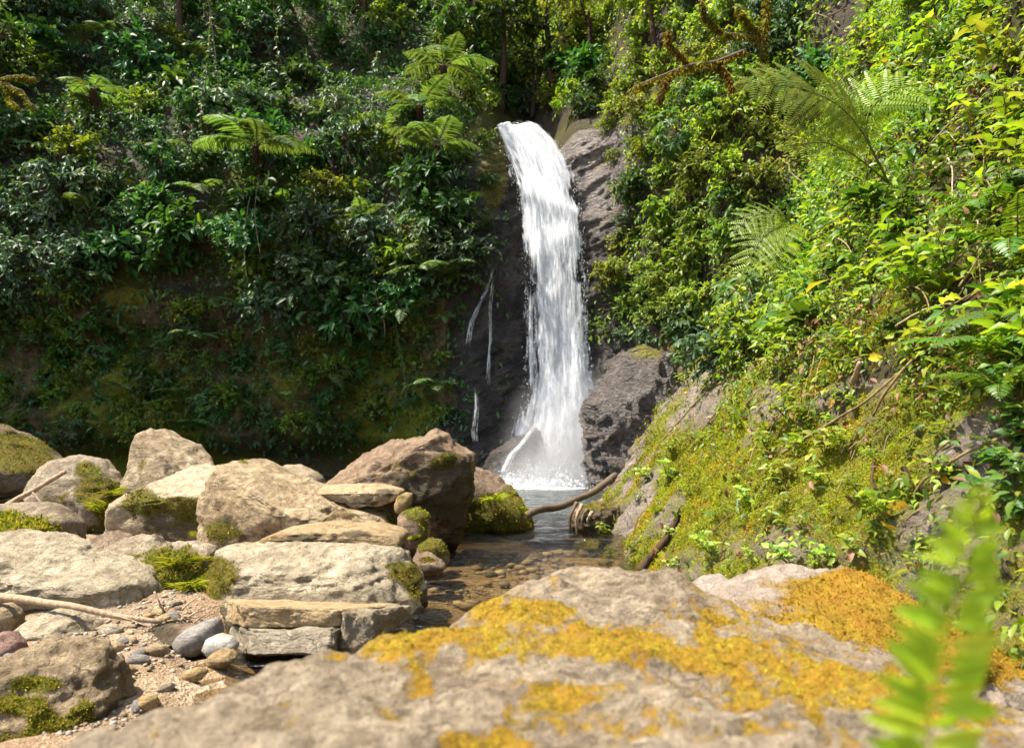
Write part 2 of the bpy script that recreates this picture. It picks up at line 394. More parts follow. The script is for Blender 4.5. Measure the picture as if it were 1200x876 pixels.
def fall_mat(name, lo, hi, streak=(8.0, .42)):
    t = NT(name)
    cx = t.n('ShaderNodeCombineXYZ'); t.l(t.attr('s'), cx.inputs[0]); t.l(t.attr('t'), cx.inputs[1]); t.l(t.attr('k'), cx.inputs[2])
    v = cx.outputs[0]
    n1 = t.noise(t.mapping(v, (streak[0], streak[1], 1)), 1.0, 6, .68, .5)
    n2 = t.noise(t.mapping(v, (streak[0] * 4.5, streak[1] * 5.0, 1)), 1.0, 5, .7, .6)
    n = t.math('ADD', t.math('MULTIPLY', n1, .55), t.math('MULTIPLY', n2, .45))
    a = t.math('ADD', n, t.attr('cover'))
    al = t.ramp(a, [(lo, 0.0), (hi, 1.0)])
    c = t.ramp(n2, [(.3, (.80, .82, .84)), (.55, (.93, .94, .95))])
    b = t.bsdf(c, .55, .3, t.bump(n, .8, .15))
    tr = t.n('ShaderNodeBsdfTranslucent'); tr.inputs[0].default_value = (.9, .92, .93, 1)
    mx = t.n('ShaderNodeMixShader'); mx.inputs[0].default_value = .45
    t.l(b.outputs[0], mx.inputs[1]); t.l(tr.outputs[0], mx.inputs[2])
    tp = t.n('ShaderNodeBsdfTransparent'); m2 = t.n('ShaderNodeMixShader')
    t.l(al, m2.inputs[0]); t.l(tp.outputs[0], m2.inputs[1]); t.l(mx.outputs[0], m2.inputs[2])
    return t.done(m2.outputs[0])
M['fall'] = fall_mat('falling_water', .40, .56)
M['veil'] = fall_mat('falling_water_veil', .52, .68, (9.0, .5))
M['trickle'] = fall_mat('trickling_water', .50, .60, (6.0, 1.6))
def drop_mat():
    t = NT('water_drops'); b = t.bsdf((.9, .91, .92), .3, .5)
    tr = t.n('ShaderNodeBsdfTranslucent'); tr.inputs[0].default_value = (.9, .92, .93, 1)
    mx = t.n('ShaderNodeMixShader'); mx.inputs[0].default_value = .4
    t.l(b.outputs[0], mx.inputs[1]); t.l(tr.outputs[0], mx.inputs[2])
    return t.done(mx.outputs[0])
M['drops'] = drop_mat()
def mist_mat(d):
    t = NT('mist'); v = t.n('ShaderNodeVolumePrincipled'); v.inputs['Density'].default_value = d
    v.inputs['Color'].default_value = (.97, .98, 1, 1); v.inputs['Anisotropy'].default_value = .3
    tc = t.n('ShaderNodeTexCoord'); mp = t.n('ShaderNodeMapping'); mp.inputs['Location'].default_value = (-1, -1, -1); mp.inputs['Scale'].default_value = (2, 2, 2); t.l(tc.outputs['Generated'], mp.inputs[0])
    ln = t.n('ShaderNodeVectorMath', operation='LENGTH'); t.l(mp.outputs[0], ln.inputs[0])
    fall = t.math('POWER', t.math('SUBTRACT', 1.0, ln.outputs['Value'], True), 1.4)
    dn = t.math('MULTIPLY', t.math('MULTIPLY', fall, d), t.ramp(t.noise(t.objco(), 2.2, 4, .6), [(.3, .25), (.7, 1.6)])); t.l(dn, v.inputs['Density'])
    t.l(v.outputs[0], t.out.inputs['Volume']); return t.m
M['mist'] = mist_mat(4.5); M['mist_thin'] = mist_mat(1.6)

# ------------------------------------------------------------------ terrain: far wall as depth over (x, z)
WX = np.array([-40, -26, -15, -9, -4, -2, -1, -.3, .5, 1.4, 2.1, 2.9, 3.9, 5.5, 8, 12.])
WZ = np.array([-1.5, .5, 1.3, 4.0, 5.2, 7.0, 9.0, 10.2, 10.75, 12, 15, 24., 40.])
WD = np.array([
 [2, 14, 19.6, 20.6, 20.5, 19.5, 19.0, 18.9, 19.0, 19.0, 18.7, 17.8, 16.8, 15.4, 13.5, 12],
 [2, 15, 20.6, 21.6, 21.4, 19.6, 19.1, 18.95, 19.1, 19.1, 18.7, 17.8, 16.8, 15.4, 13.5, 12],
 [2, 14, 19.5, 20.4, 20.3, 19.5, 19.1, 19.1, 19.3, 19.3, 18.9, 18.0, 17.0, 15.4, 13.5, 12],
 [2, 14, 19.5, 20.4, 20.2, 19.6, 19.3, 19.4, 19.7, 19.7, 19.3, 18.9, 17.6, 15.6, 13.5, 12],
 [2, 13.5, 18.9, 19.8, 19.6, 19.4, 19.4, 19.5, 19.8, 19.8, 19.4, 19.0, 17.8, 15.6, 13.4, 12],
 [2, 13.5, 19.0, 19.9, 19.8, 19.5, 19.3, 19.6, 20.1, 20.1, 19.6, 19.2, 18.0, 15.5, 13.2, 12],
 [3, 14, 19.8, 20.6, 20.5, 20.1, 19.8, 20.1, 20.5, 20.5, 20.0, 19.6, 18.3, 15.7, 13.4, 12.2],
 [3, 14.6, 20.5, 21.2, 21.1, 20.6, 20.3, 20.7, 21.0, 21.0, 20.5, 20.0, 18.7, 16.0, 13.6, 12.4],
 [3, 15, 20.8, 21.5, 21.4, 20.9, 20.7, 22.6, 23.6, 22.8, 20.9, 20.3, 18.9, 16.1, 13.7, 12.5],
 [4, 16, 21.5, 22.2, 22.2, 21.8, 22.0, 23.8, 24.8, 24.2, 22.2, 21.0, 19.3, 16.6, 14.2, 13],
 [6, 18, 23.5, 24.5, 24.5, 24.3, 24.6, 26.0, 27.2, 26.6, 24.6, 24.0, 21.0, 17.8, 15.2, 14],
 [14, 25, 29, 30, 30, 30.5, 31, 34, 36, 34, 31, 28, 25, 22, 19, 18.],
 [30, 40, 44, 45, 45, 45, 45, 46, 46, 46, 44, 42, 40, 37, 34, 33.]])
def smooth_interp(x, X):                       # monotone-ish cosine weights
    i = np.clip(np.searchsorted(X, x) - 1, 0, len(X) - 2)
    t = np.clip((x - X[i]) / (X[i + 1] - X[i]), 0, 1)
    return i, t * .5 + .5 * t * t * (3 - 2 * t)
def wall_depth(x, z):
    i, a = smooth_interp(x, WX); j, b = smooth_interp(z, WZ)
    return (WD[j, i] * (1 - a) * (1 - b) + WD[j, i + 1] * a * (1 - b) + WD[j + 1, i] * (1 - a) * b + WD[j + 1, i + 1] * a * b)
def sstep(a, b, x):
    t = np.clip((x - a) / (b - a), 0, 1); return t * t * (3 - 2 * t)
xs = np.concatenate([np.linspace(-40, -17, 50), np.linspace(-16.8, -3, 170), np.linspace(-2.95, 5.5, 190), np.linspace(5.6, 12, 40)])
zs = np.concatenate([np.linspace(-1.5, 11.5, 260), np.linspace(11.6, 24, 90), np.linspace(24.3, 40, 30)])
gx, gz = np.meshgrid(xs, zs, indexing='ij'); gx = gx.ravel(); gz = gz.ravel()
q = np.stack([gx, gz * 0, gz], 1)
dep = wall_depth(gx, gz)
fallzone = sstep(-2.4, -1.4, gx) * (1 - sstep(3.2, 4.2, gx)) * (1 - sstep(10.0, 10.6, gz))
dep = dep + .55 * fbm(q * .45, 4, 3) * (1 - .6 * fallzone) + .16 * fbm(q * 2.0, 4, 9) + (1 - fallzone) * (1 - sstep(4, 6, gz)) * (.30 * fbm(q * np.array([1.6, 1, 1.1]), 5, 13, .6, True) + .10 * fbm(q * 5, 3, 14))
rq = np.stack([gx * .9 + gz * .55, gz * 0, gz * .9 - gx * .4], 1)
dep = dep - fallzone * (.30 * fbm(rq * np.array([.55, 1, 2.6]), 6, 21, .62) + .10 * fbm(rq * np.array([.8, 1, 5.0]), 5, 23, .6, True))
WV = np.stack([gx, dep, gz], 1)
WF = grid_faces(len(xs), len(zs))
fc = WV[WF].mean(1)
fcx = fc[:, 0] + .7 * fbm(fc * 1.3, 4, 90, .6)
fz_f = sstep(-2.4, -1.4, fcx) * (1 - sstep(3.4, 4.2, fcx)) * (1 - sstep(10.4, 11.0, fc[:, 2])) > .5
wpx, wpy = proj(WV)
mossw = .40 + .6 * fbm(q * .7, 4, 31) + .16 * sstep(5, 1.5, gz)
mossw += .5 * np.exp(-(((wpx - 575) / 22) ** 2 + ((wpy - 190) / 70) ** 2)) * 1.0
mossw = mossw - fallzone * .35 + .6 * fallzone * np.exp(-(((wpx - 580) / 16) ** 2 + ((wpy - 200) / 60) ** 2))
mossw += .45 * np.exp(-(((wpx - 700) / 18) ** 2 + ((wpy - 205) / 40) ** 2)) * (fbm(q * 2, 3, 8) > -.1)
mossw += .3 * np.exp(-(((wpx - 765) / 40) ** 2 + ((wpy - 400) / 22) ** 2))
pale = np.exp(-(((wpx - 700) / 26) ** 2 + ((wpy - 225) / 60) ** 2)) * .75 + .7 * np.exp(-(((wpx - 675) / 40) ** 2 + ((wpy - 165) / 30) ** 2)) \
     + .45 * np.exp(-(((wpx - 600) / 16) ** 2 + ((wpy - 310) / 35) ** 2)) + .75 * np.exp(-(((wpx - 735) / 45) ** 2 + ((wpy - 470) / 60) ** 2))
so_f = ~fz_f & (fc[:, 2] > 5.0 + 1.2 * fbm(fc * .9, 3, 88)); cl_f = ~fz_f & ~so_f
wall_me = mesh('cliff', WV, [WF[cl_f], WF[fz_f], WF[so_f]], [M['cliff'], M['wet_rock'], M['soil']], True,
               np.concatenate([np.zeros(cl_f.sum()), np.ones(fz_f.sum()), np.full(so_f.sum(), 2)]), {'moss': mossw, 'pale': pale})
tag(obj('cliff', wall_me), kind='structure')

# right bank: x over (y, z)
BY = np.array([-8, -3, 0, 2, 4, 6, 8, 10, 12, 14, 16, 19.]); BX = np.array([3.4, 2.8, 2.35, 1.95, 1.6, 1.28, 1.3, 1.42, 1.55, 1.8, 2.5, 4.2])
BZ = np.array([-1.5, -.5, 0, 1, 2, 3, 4, 5, 6, 8, 10, 16.]); BF = np.array([-.7, -.3, 0, .72, 1.48, 2.2, 2.95, 3.55, 4.05, 4.85, 5.6, 8.4])
ys = np.concatenate([np.linspace(-8, 1.5, 60), np.linspace(1.55, 9, 300), np.linspace(9.05, 19, 150)])
zb = np.concatenate([np.linspace(-1.5, 5, 230), np.linspace(5.05, 16, 120)])
gy, gzb = np.meshgrid(ys, zb, indexing='ij'); gy = gy.ravel(); gzb = gzb.ravel()
qb = np.stack([gy * 0, gy, gzb], 1)
bx = np.interp(gy, BY, BX) + np.interp(gzb, BZ, BF)
near = 1 - sstep(7, 12, gy)
rb = np.stack([gy * 0, gy * .8 - gzb * .55, gzb * .9 + gy * .5], 1)
bx = bx + .32 * fbm(qb * .8, 4, 41) + .13 * fbm(qb * 2.3, 4, 42) + .11 * fbm(rb * np.array([1, .8, 3.2]), 4, 43, .55, True) + .03 * fbm(qb * 11, 3, 44)
BV = np.stack([bx, gy, gzb], 1); BFc = grid_faces(len(ys), len(zb))[:, ::-1]
bqx, bqy = proj(BV)
bm = .62 + .72 * fbm(qb * 1.7, 4, 51) + .1 * (near)
for (cx, cy, rx, ry, a) in [(1140, 540, 60, 45, -.7), (1070, 620, 45, 40, -.35), (890, 640, 45, 22, -.35), (930, 575, 30, 20, -.3), (735, 560, 26, 60, -.45), (800, 660, 25, 30, -.35),
                            (790, 470, 40, 60, -.35), (820, 400, 45, 45, -.35), (1130, 640, 40, 30, -.3), (980, 650, 50, 20, -.2), (850, 560, 60, 40, .3), (1000, 560, 60, 40, .3), (780, 520, 20, 40, .1)]:
    bm = bm + a * np.exp(-(((bqx - cx) / rx) ** 2 + ((bqy - cy) / ry) ** 2))
bm = np.where(gzb > 3.5, np.minimum(bm, .45), bm)
bqc = BV[BFc].mean(1); cqx, cqy = proj(bqc)
soil_f = (cqy < np.where(cqx < 880, 250 + (880 - cqx) * 1.2, 455) + 40 * fbm(bqc * 1.6, 3, 57)) | (bqc[:, 2] > 5)
bank_me = mesh('hillside', BV, [BFc[~soil_f], BFc[soil_f]], [M['rock_bank'], M['soil']], True, np.concatenate([np.zeros((~soil_f).sum()), np.ones(soil_f.sum())]), {'moss': bm})
tag(obj('hillside', bank_me), kind='structure')

# ground and water
gxs = np.concatenate([np.linspace(-90, -9, 18), np.linspace(-8.7, 4, 150), np.linspace(4.5, 90, 18)])
gys = np.concatenate([np.linspace(-90, 0, 16), np.linspace(.3, 24, 240), np.linspace(26, 110, 12)])
ax, ay = np.meshgrid(gxs, gys, indexing='ij'); ax = ax.ravel(); ay = ay.ravel()
edge = np.interp(ay, [0, 3.5, 4.1, 4.6, 5.3, 6.5, 8.5, 10.5, 30], [-.9, -1.5, -1.75, -2.05, -2.2, -1.6, -1.9, -4.5, -9])
ag = np.stack([ax, ay, ay * 0], 1)
gh = -.24 + .36 * sstep(.45, -.45, ax - edge + .25 * fbm(ag * 1.2, 3, 61)) + .06 * fbm(ag * 1.5, 4, 62) + .02 * fbm(ag * 7, 3, 63)
gh = gh + .16 * np.exp(-(((ax + 1.2) / .9) ** 2 + ((ay - 4.4) / .55) ** 2)) * (gh < -.05)
gh = gh - .9 * np.exp(-(((ax - 1.0) / 2.5) ** 2 + ((ay - 16) / 3.5) ** 2))
gh = gh - .5 * sstep(9, 13, ay)
GV = np.stack([ax, ay, gh], 1)
tag(obj('ground', mesh('ground', GV, grid_faces(len(gxs), len(gys)), M['gravel'])), kind='structure')
wxs = np.concatenate([np.linspace(-40, -6, 20), np.linspace(-5.9, 3.5, 120)]); wys = np.linspace(2.5, 23, 200)
ax2, ay2 = np.meshgrid(wxs, wys, indexing='ij'); ax2 = ax2.ravel(); ay2 = ay2.ravel()
q2 = np.stack([ax2, ay2, ax2 * 0], 1)
foam = 1.5 * np.exp(-(((ax2 - 1.1) / 1.7) ** 2 + ((ay2 - 17.9) / 1.1) ** 2)) + .25 * np.exp(-(((ax2 - .6) / 1.3) ** 2 + ((ay2 - 14) / 3.5) ** 2)) + .12 * np.exp(-(((ax2 - .1) / 1.5) ** 2 + ((ay2 - 8.0) / .8) ** 2))
deep = sstep(10.5, 12.5, ay2)
wz = .018 * fbm(q2 * np.array([1.6, 3.2, 1]), 3, 71) + .05 * np.exp(-((ay2 - 8.9 - .15 * np.sin(ax2 * 2)) / .12) ** 2) * sstep(-2, -.5, ax2) + .06 * np.exp(-(((ay2 - 18.3) / .5) ** 2 + ((ax2 - 1.1) / 1.2) ** 2))
tag(obj('water', mesh('water', np.stack([ax2, ay2, wz], 1), grid_faces(len(wxs), len(wys)), M['water'], True, None, {'foam': foam, 'deep': deep})), kind='structure')

def bvh(V, F): return BVHTree.FromPolygons([tuple(v) for v in V], [tuple(f) for f in F])
T_wall, T_bank = bvh(WV, WF.tolist()), bvh(BV, BFc.tolist())
def hit(px, py, which=None):
    o = Vector((0, 0, CAMZ)); d = Vector(ray(px, py)).normalized(); best = None
    for nm, t in (('wall', T_wall), ('bank', T_bank)):
        if which and nm != which: continue
        loc, n, i, dist = t.ray_cast(o, d)
        if loc is not None and (best is None or dist < best[2]):
            if n.dot(d) > 0: n = -n
            best = (np.array(loc), np.array(n), dist, nm)
    return best

# ------------------------------------------------------------------ boulders
def ico(level):
    b = bmesh.new(); bmesh.ops.create_icosphere(b, subdivisions=level, radius=1)
    V = np.array([v.co[:] for v in b.verts]); F = np.array([[v.index for v in f.verts] for f in b.faces]); b.free()
    return V, F
ICO = {}
def outline_rock(outline, d, T, planes=(), seed=0, rough=.05, level=5, flat=.75, tilt=0.0, lumps=.12):
    """stone whose profile seen from the stream follows the outline, with its own depth T behind and before its middle"""
    if level not in ICO: ICO[level] = ico(level)
    N, F = ICO[level]
    pts = np.array([P(px, py, d) for px, py in outline]); c = np.array([(pts[:, 0].min() + pts[:, 0].max()) / 2, d, (pts[:, 2].min() + pts[:, 2].max()) / 2])
    rel = pts[:, [0, 2]] - c[[0, 2]]
    # dense polar radius
    k = len(rel); seg = np.concatenate([rel + (np.roll(rel, -1, 0) - rel) * s for s in np.linspace(0, 1, 12, endpoint=False)])
    th = np.arctan2(seg[:, 1], seg[:, 0]); rr = np.hypot(seg[:, 0], seg[:, 1]); o = np.argsort(th); th, rr = th[o], rr[o]
    tt = np.concatenate([th - 2 * np.pi, th, th + 2 * np.pi]); r3 = np.tile(rr, 3)
    a = np.arctan2(N[:, 2], N[:, 0]); rho = np.hypot(N[:, 0], N[:, 2])
    R = np.interp(a, tt, r3); rm = rr.mean()
    R = rm + (R - rm) * sstep(0, .6, rho)
    e = rho ** flat
    yy = np.sign(N[:, 1]) * np.abs(N[:, 1]) ** flat
    S = np.stack([R * e * np.cos(a), T * yy + tilt * R * e * np.sin(a), R * e * np.sin(a)], 1)
    for (nx, ny, nz, off) in planes:              # facets; off as a share of the stone's reach along the normal
        n = norm(np.array([nx, ny, nz])); h = S @ n; lim = off * h.max()
        ex = np.maximum(h - lim, 0); S = S - (ex * .88)[:, None] * n
    size = (rm + T) / 2
    dirn = norm(S)
    f1 = fbm(S / size * 1.3 + seed * 3.1, 4, seed); f2 = fbm(S / size * 4.0 + seed, 5, seed + 5, .6)
    f3 = fbm(np.stack([S[:, 0] + S[:, 2] * .5, S[:, 1], S[:, 2] * 2.2 - S[:, 0] * .4], 1) / size * 2.2 + seed, 4, seed + 9, .55, True)
    S = S + dirn * (size * (lumps * .5 * f1 * (1 - .75 * sstep(.75, 1, rho)) + rough * 1.5 * f2 + rough * 1.3 * (f3 - .3)))[:, None]
    fine = fbm(S / size * 11 + seed, 4, seed + 13, .65); S = S + dirn * (size * .012 * fine)[:, None]
    return S, F, c
def moss_of(S, c, spots, seed, base=-.25):
    px, py = proj(S + c)
    m = np.full(len(S), base - .05) + .5 * fbm(S * 3, 4, seed + 77) + .5 * fbm(S * 11, 4, seed + 78, .65)
    for (x, y, rx, ry, a) in spots:
        m += 1.7 * a * np.exp(-(((px - x) / (rx * 1.1)) ** 2 + ((py - y) / (ry * 1.15)) ** 2))
    return m
def auto_algae_shade(outline, seed):
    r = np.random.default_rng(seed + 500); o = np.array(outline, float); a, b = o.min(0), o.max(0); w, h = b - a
    return [(r.uniform(a[0], b[0]), r.uniform(a[1] + .25 * h, b[1]), w * r.uniform(.12, .3), h * r.uniform(.08, .22), r.uniform(.5, .95)) for k in range(4)]  # dark patches below the top: algae plus painted shade on boulder sides
def tri_sample(V, F, w, n):
    F = np.asarray(F); A = V[F[:, 0]]; B = V[F[:, 1]]; Cc = V[F[:, 2]]
    cr = np.cross(B - A, Cc - A); ar = np.linalg.norm(cr, axis=1) / 2
    pr = ar * w; pr = pr / pr.sum()
    i = rng.choice(len(F), n, p=pr); u = rng.random((n, 2)); s = u.sum(1) > 1; u[s] = 1 - u[s]
    return A[i] + (B - A)[i] * u[:, :1] + (Cc - A)[i] * u[:, 1:], norm(cr[i]), i
def tris(F):
    F = np.asarray(F)
    return F if F.shape[1] == 3 else np.concatenate([F[:, [0, 1, 2]], F[:, [0, 2, 3]]])
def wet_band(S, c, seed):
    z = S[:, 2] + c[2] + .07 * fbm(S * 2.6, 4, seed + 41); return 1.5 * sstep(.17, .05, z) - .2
def moss_tufts(V, F, mask, n, L, mat, name, hang=.25):
    """short moss shoots rooted where the mask is high"""
    F = tris(F); w = sstep(.42, .75, mask[F].mean(1) + .25 * fbm(V[F].mean(1) * 9, 3, 5))
    if w.sum() < 1e-6: return None
    p, nn, _ = tri_sample(V, F, w + 1e-12, n)
    d = norm(nn + .75 * rng.normal(size=(n, 3)) - np.array([0, 0, hang]))
    a = Acc(); ll = L * rng.uniform(.5, 1.5, n)
    put_leaves(a, p - nn * L * .15, d, rng.normal(size=(n, 3)), ll, ll * .34, 'simple')
    return a.mesh(name, mat)
def boulder(name, label, cat, outline, d, T, mat, planes=(), seed=1, spots=(), base=-.3, rough=.05, level=5, flat=.75, tufts=0, tl=.03, tmat='moss_green', group=None, lumps=.12, tilt=0.0, pale=0.0, algae_shade=()):
    S, F, c = outline_rock(outline, d, T, planes, seed, rough, level, flat, tilt, lumps)
    m = moss_of(S, c, spots, seed, base)
    o = obj(name, mesh(name, S, F, M[mat], True, None, {'moss': m, 'pale': np.full(len(S), pale), 'algae_shade': np.clip(moss_of(S, c, [(x, y, a, b, k / 1.7) for x, y, a, b, k in (algae_shade or auto_algae_shade(outline, seed))], seed + 4, -.2), wet_band(S, c, seed), 2) if level > 4 else np.full(len(S), -1.0)}))  # one dark channel: algae, waterline damp and painted shade of the fronts
    o.location = c; tag(o, label, cat, group)
    if tufts:
        me = moss_tufts(S, F, m, tufts, tl, M[tmat], 'moss')
        if me: obj('moss_tuft', me, o)
    return o

TOPF = (0, -.25, .97)
boulder('boulder', 'big overhanging brown boulder with a dark shaded face at the stream edge', 'boulder',
  [(378, 566), (393, 548), (410, 535), (425, 525), (440, 513), (455, 512), (470, 518), (480, 515), (492, 515), (500, 506), (508, 502), (520, 508), (531, 517), (543, 525), (554, 532), (554, 555), (552, 580), (546, 605), (540, 628), (530, 655), (500, 655), (480, 640), (440, 625), (400, 600), (382, 578)],
  9.1, .85, 'rock_brown', [(-.45, -.25, .86, .62), (.35, -.75, -.45, .55), (.1, -.95, .05, .7)], 3, [(470, 548, 50, 14, .45), (530, 535, 14, 10, .5), (500, 590, 40, 30, .25)], -.3, .06, 6, .72, 700, .025, 'moss_dark', algae_shade=[(510, 575, 42, 34, 1.1), (540, 600, 16, 40, 1.1), (470, 585, 40, 24, .8), (530, 545, 20, 14, .5)])  # algae patches double as painted shade on the overhung face
boulder('boulder', 'low mossy green boulder in the water behind the dark overhanging boulder', 'boulder',
  [(535, 556), (552, 546), (566, 550), (586, 560), (600, 573), (612, 590), (622, 604), (626, 618), (600, 630), (560, 632), (530, 630), (525, 585)],
  10.6, .7, 'rock_brown', [(.5, -.3, .8, .7)], 4, [(585, 605, 50, 18, .9), (560, 600, 30, 20, .5), (605, 590, 20, 20, .6)], -.05, .05, 5, .8, 1600, .035)
boulder('boulder', 'tall rounded tan boulder standing highest at the back of the pile', 'boulder',
  [(140, 590), (150, 568), (161, 546), (163, 519), (172, 505), (190, 502), (208, 508), (226, 520), (239, 533), (248, 548), (255, 600), (230, 640), (170, 640), (140, 625)],
  9.9, .65, 'rock', [(.55, -.2, .8, .78), (-.1, -.95, .2, .72)], 5, [(165, 545, 8, 30, .5), (150, 600, 20, 20, .9)], -.3, .05, 5, .8, 300, .03)
boulder('boulder', 'flat-topped pale boulder with a dark mossy underside', 'boulder',
  [(143, 610), (148, 592), (160, 576), (178, 560), (200, 548), (226, 542), (250, 542), (272, 546), (276, 600), (270, 648), (220, 655), (165, 650), (145, 632)],
  9.0, .8, 'rock_pale', [(-.12, -.36, .92, .52), (0, -.97, -.2, .60)], 6, [(200, 590, 55, 8, .9), (225, 602, 25, 10, .7), (165, 585, 16, 18, .8), (190, 620, 50, 20, .4)], -.35, .05, 5, .7, 900, .035, 'moss_dark', algae_shade=[(205, 614, 60, 26, 1.1)])  # dark front patch holds algae and painted shade beneath the flat top
boulder('boulder', 'rounded boulder with patchy yellow moss and a stick lying across it', 'boulder',
  [(46, 580), (48, 565), (53, 553), (63, 542), (82, 536), (100, 535), (113, 540), (128, 554), (140, 568), (148, 585), (146, 620), (120, 645), (80, 648), (55, 630)],
  9.4, .6, 'rock', [(.4, -.6, .7, .8)], 7, [(100, 548, 16, 10, .7), (110, 575, 22, 16, .8), (130, 590, 18, 24, .9), (60, 600, 22, 22, .7), (90, 620, 25, 12, .6)], -.2, .05, 5, .8, 1300, .03, algae_shade=[(80, 618, 36, 16, .9), (55, 575, 10, 14, .5)])
boulder('boulder', 'dark mossy slope of rock by the shaded water beyond the stick boulder', 'boulder',
  [(-120, 560), (-100, 500), (-50, 488), (0, 504), (14, 514), (38, 533), (62, 549), (70, 575), (0, 585), (-80, 585)],
  13.0, 1.4, 'rock_brown', [(.4, -.3, .85, .75)], 8, [(20, 530, 40, 14, .9), (-40, 520, 60, 30, .7), (40, 545, 20, 8, .8)], -.1, .04, 5, .8, 1500, .05, 'moss_green')
boulder('boulder', 'flat pinkish rock fringed with bright green moss below the stick', 'boulder',
  [(-50, 600), (-30, 590), (0, 590), (30, 587), (50, 591), (70, 602), (82, 613), (84, 630), (78, 660), (0, 665), (-50, 660)],
  7.0, .5, 'rock', [(-.05, -.35, .94, .5), (0, -.95, -.1, .7)], 9, [(30, 618, 40, 11, 1.1), (-10, 615, 30, 15, 1.0)], -.3, .045, 5, .7, 1800, .04)
boulder('boulder', 'largest tan boulder in the middle of the pile sloping down to one side', 'boulder',
  [(241, 605), (244, 578), (257, 556), (267, 540), (280, 536), (296, 538), (313, 545), (331, 557), (349, 565), (371, 569), (391, 573), (411, 579), (431, 587), (449, 598), (464, 613), (474, 628), (480, 650), (440, 675), (390, 685), (320, 680), (280, 668), (250, 645)],
  8.3, .95, 'rock', [(.28, -.30, .9, .60), (-.35, -.92, .1, .66), (-.1, -.9, -.3, .7)], 10, [(255, 620, 22, 20, .5), (286, 541, 8, 4, .7), (405, 598, 12, 8, .7), (460, 620, 10, 22, .9), (300, 625, 60, 8, .35)], -.33, .05, 6, .72, 700, .025, algae_shade=[(258, 612, 22, 26, .9), (300, 632, 60, 12, .6), (400, 615, 30, 8, .5)])
boulder('boulder', 'small rounded boulder peeping out behind the largest tan boulder', 'boulder',
  [(316, 565), (322, 550), (335, 545), (352, 545), (368, 551), (378, 561), (384, 585), (350, 600), (320, 595)], 9.8, .35, 'rock', (), 11, (), -.4, .05, 4)
boulder('stone_slab', 'thin pale slab wedged between the largest tan boulder and the dark one', 'stone slab',
  [(372, 574), (385, 569), (420, 567), (455, 569), (474, 575), (468, 584), (445, 592), (410, 588), (380, 583)], 8.3, .3, 'rock_ochre', [(0, -.35, .94, .35), (0, -.97, -.2, .6), (.6, -.7, .2, .7)], 12, [(455, 575, 14, 5, .4)], -.4, .07, 5, .34)
boulder('stone', 'small broken ochre stone leaning under the dark boulder', 'stone',
  [(462, 592), (466, 581), (476, 576), (484, 578), (482, 592), (474, 602), (464, 602)], 8.1, .12, 'rock_ochre', (), 13, [(470, 582, 10, 6, .6)], -.3, .06, 3)
boulder('boulder', 'broad pale boulder behind the square ochre block', 'boulder',
  [(230, 700), (235, 674), (245, 656), (262, 643), (281, 638), (306, 641), (325, 634), (350, 631), (400, 630), (442, 631), (463, 645), (479, 662), (491, 678), (498, 694), (496, 712), (470, 740), (430, 752), (360, 755), (280, 755), (245, 745), (232, 722)],
  5.9, .75, 'rock_pale', [(.02, -.22, .96, .66), (0, -.96, .22, .70), (-.75, -.55, .1, .7), (.55, -.4, .55, .75)], 14, [(250, 690, 20, 34, 1.0), (262, 668, 22, 14, .6), (470, 670, 18, 12, .9), (485, 690, 10, 22, .7), (440, 660, 30, 6, .3)], -.33, .05, 6, .72, 1500, .022, algae_shade=[(250, 700, 18, 28, .9), (300, 690, 40, 8, .4), (440, 690, 50, 10, .45)])
boulder('stone_slab', 'long thin ochre slab lying on top of the broad pale boulder', 'stone slab',
  [(302, 638), (310, 630), (324, 623), (362, 617), (400, 617), (440, 617), (468, 623), (475, 634), (462, 642), (400, 643), (340, 644)], 6.3, .42, 'rock_ochre', [(0, -.3, .95, .45), (0, -.98, .1, .6)], 15, [(470, 630, 10, 10, .6)], -.4, .06, 5, .32)
boulder('boulder', 'wide whitish slab boulder beneath the moss-fringed rock, above the long branch', 'boulder',
  [(-90, 660), (-70, 628), (0, 627), (38, 630), (65, 640), (84, 651), (106, 657), (140, 667), (165, 678), (172, 690), (172, 712), (165, 735), (130, 752), (60, 755), (0, 745), (-80, 740)],
  5.7, .7, 'rock_pale', [(.12, -.26, .95, .58), (.2, -.95, .05, .70)], 16, [(50, 700, 30, 6, .45), (150, 715, 20, 12, .35)], -.4, .05, 6, .7)
boulder('boulder', 'low rounded rock with a mossy side between the whitish slab and the pale boulder', 'boulder',
  [(110, 660), (124, 641), (147, 630), (164, 626), (178, 630), (187, 641), (202, 655), (210, 690), (190, 712), (150, 712), (118, 690)], 6.7, .4, 'rock', [(0, -.4, .9, .7)], 17, [(150, 660, 26, 12, .6), (180, 660, 20, 20, .5)], -.25, .05, 5, .8, 500, .025)
boulder('boulder', 'moss-covered hump with a bright grass tuft between the boulders', 'boulder',
  [(158, 668), (170, 652), (192, 637), (220, 635), (246, 640), (256, 656), (256, 690), (240, 722), (190, 728), (160, 705)], 6.35, .38, 'rock', [(0, -.5, .85, .75)], 18, [(205, 670, 40, 25, 1.0)], 0.0, .05, 5, .8, 1800, .032)
boulder('stone', 'small grey brown wedge of rock behind the whitish slab', 'stone',
  [(93, 650), (106, 633), (130, 621), (146, 624), (150, 637), (140, 660), (110, 668)], 7.2, .25, 'rock_brown', [(.3, -.3, .9, .6)], 19, [(120, 650, 20, 8, .4)], -.3, .05, 4)
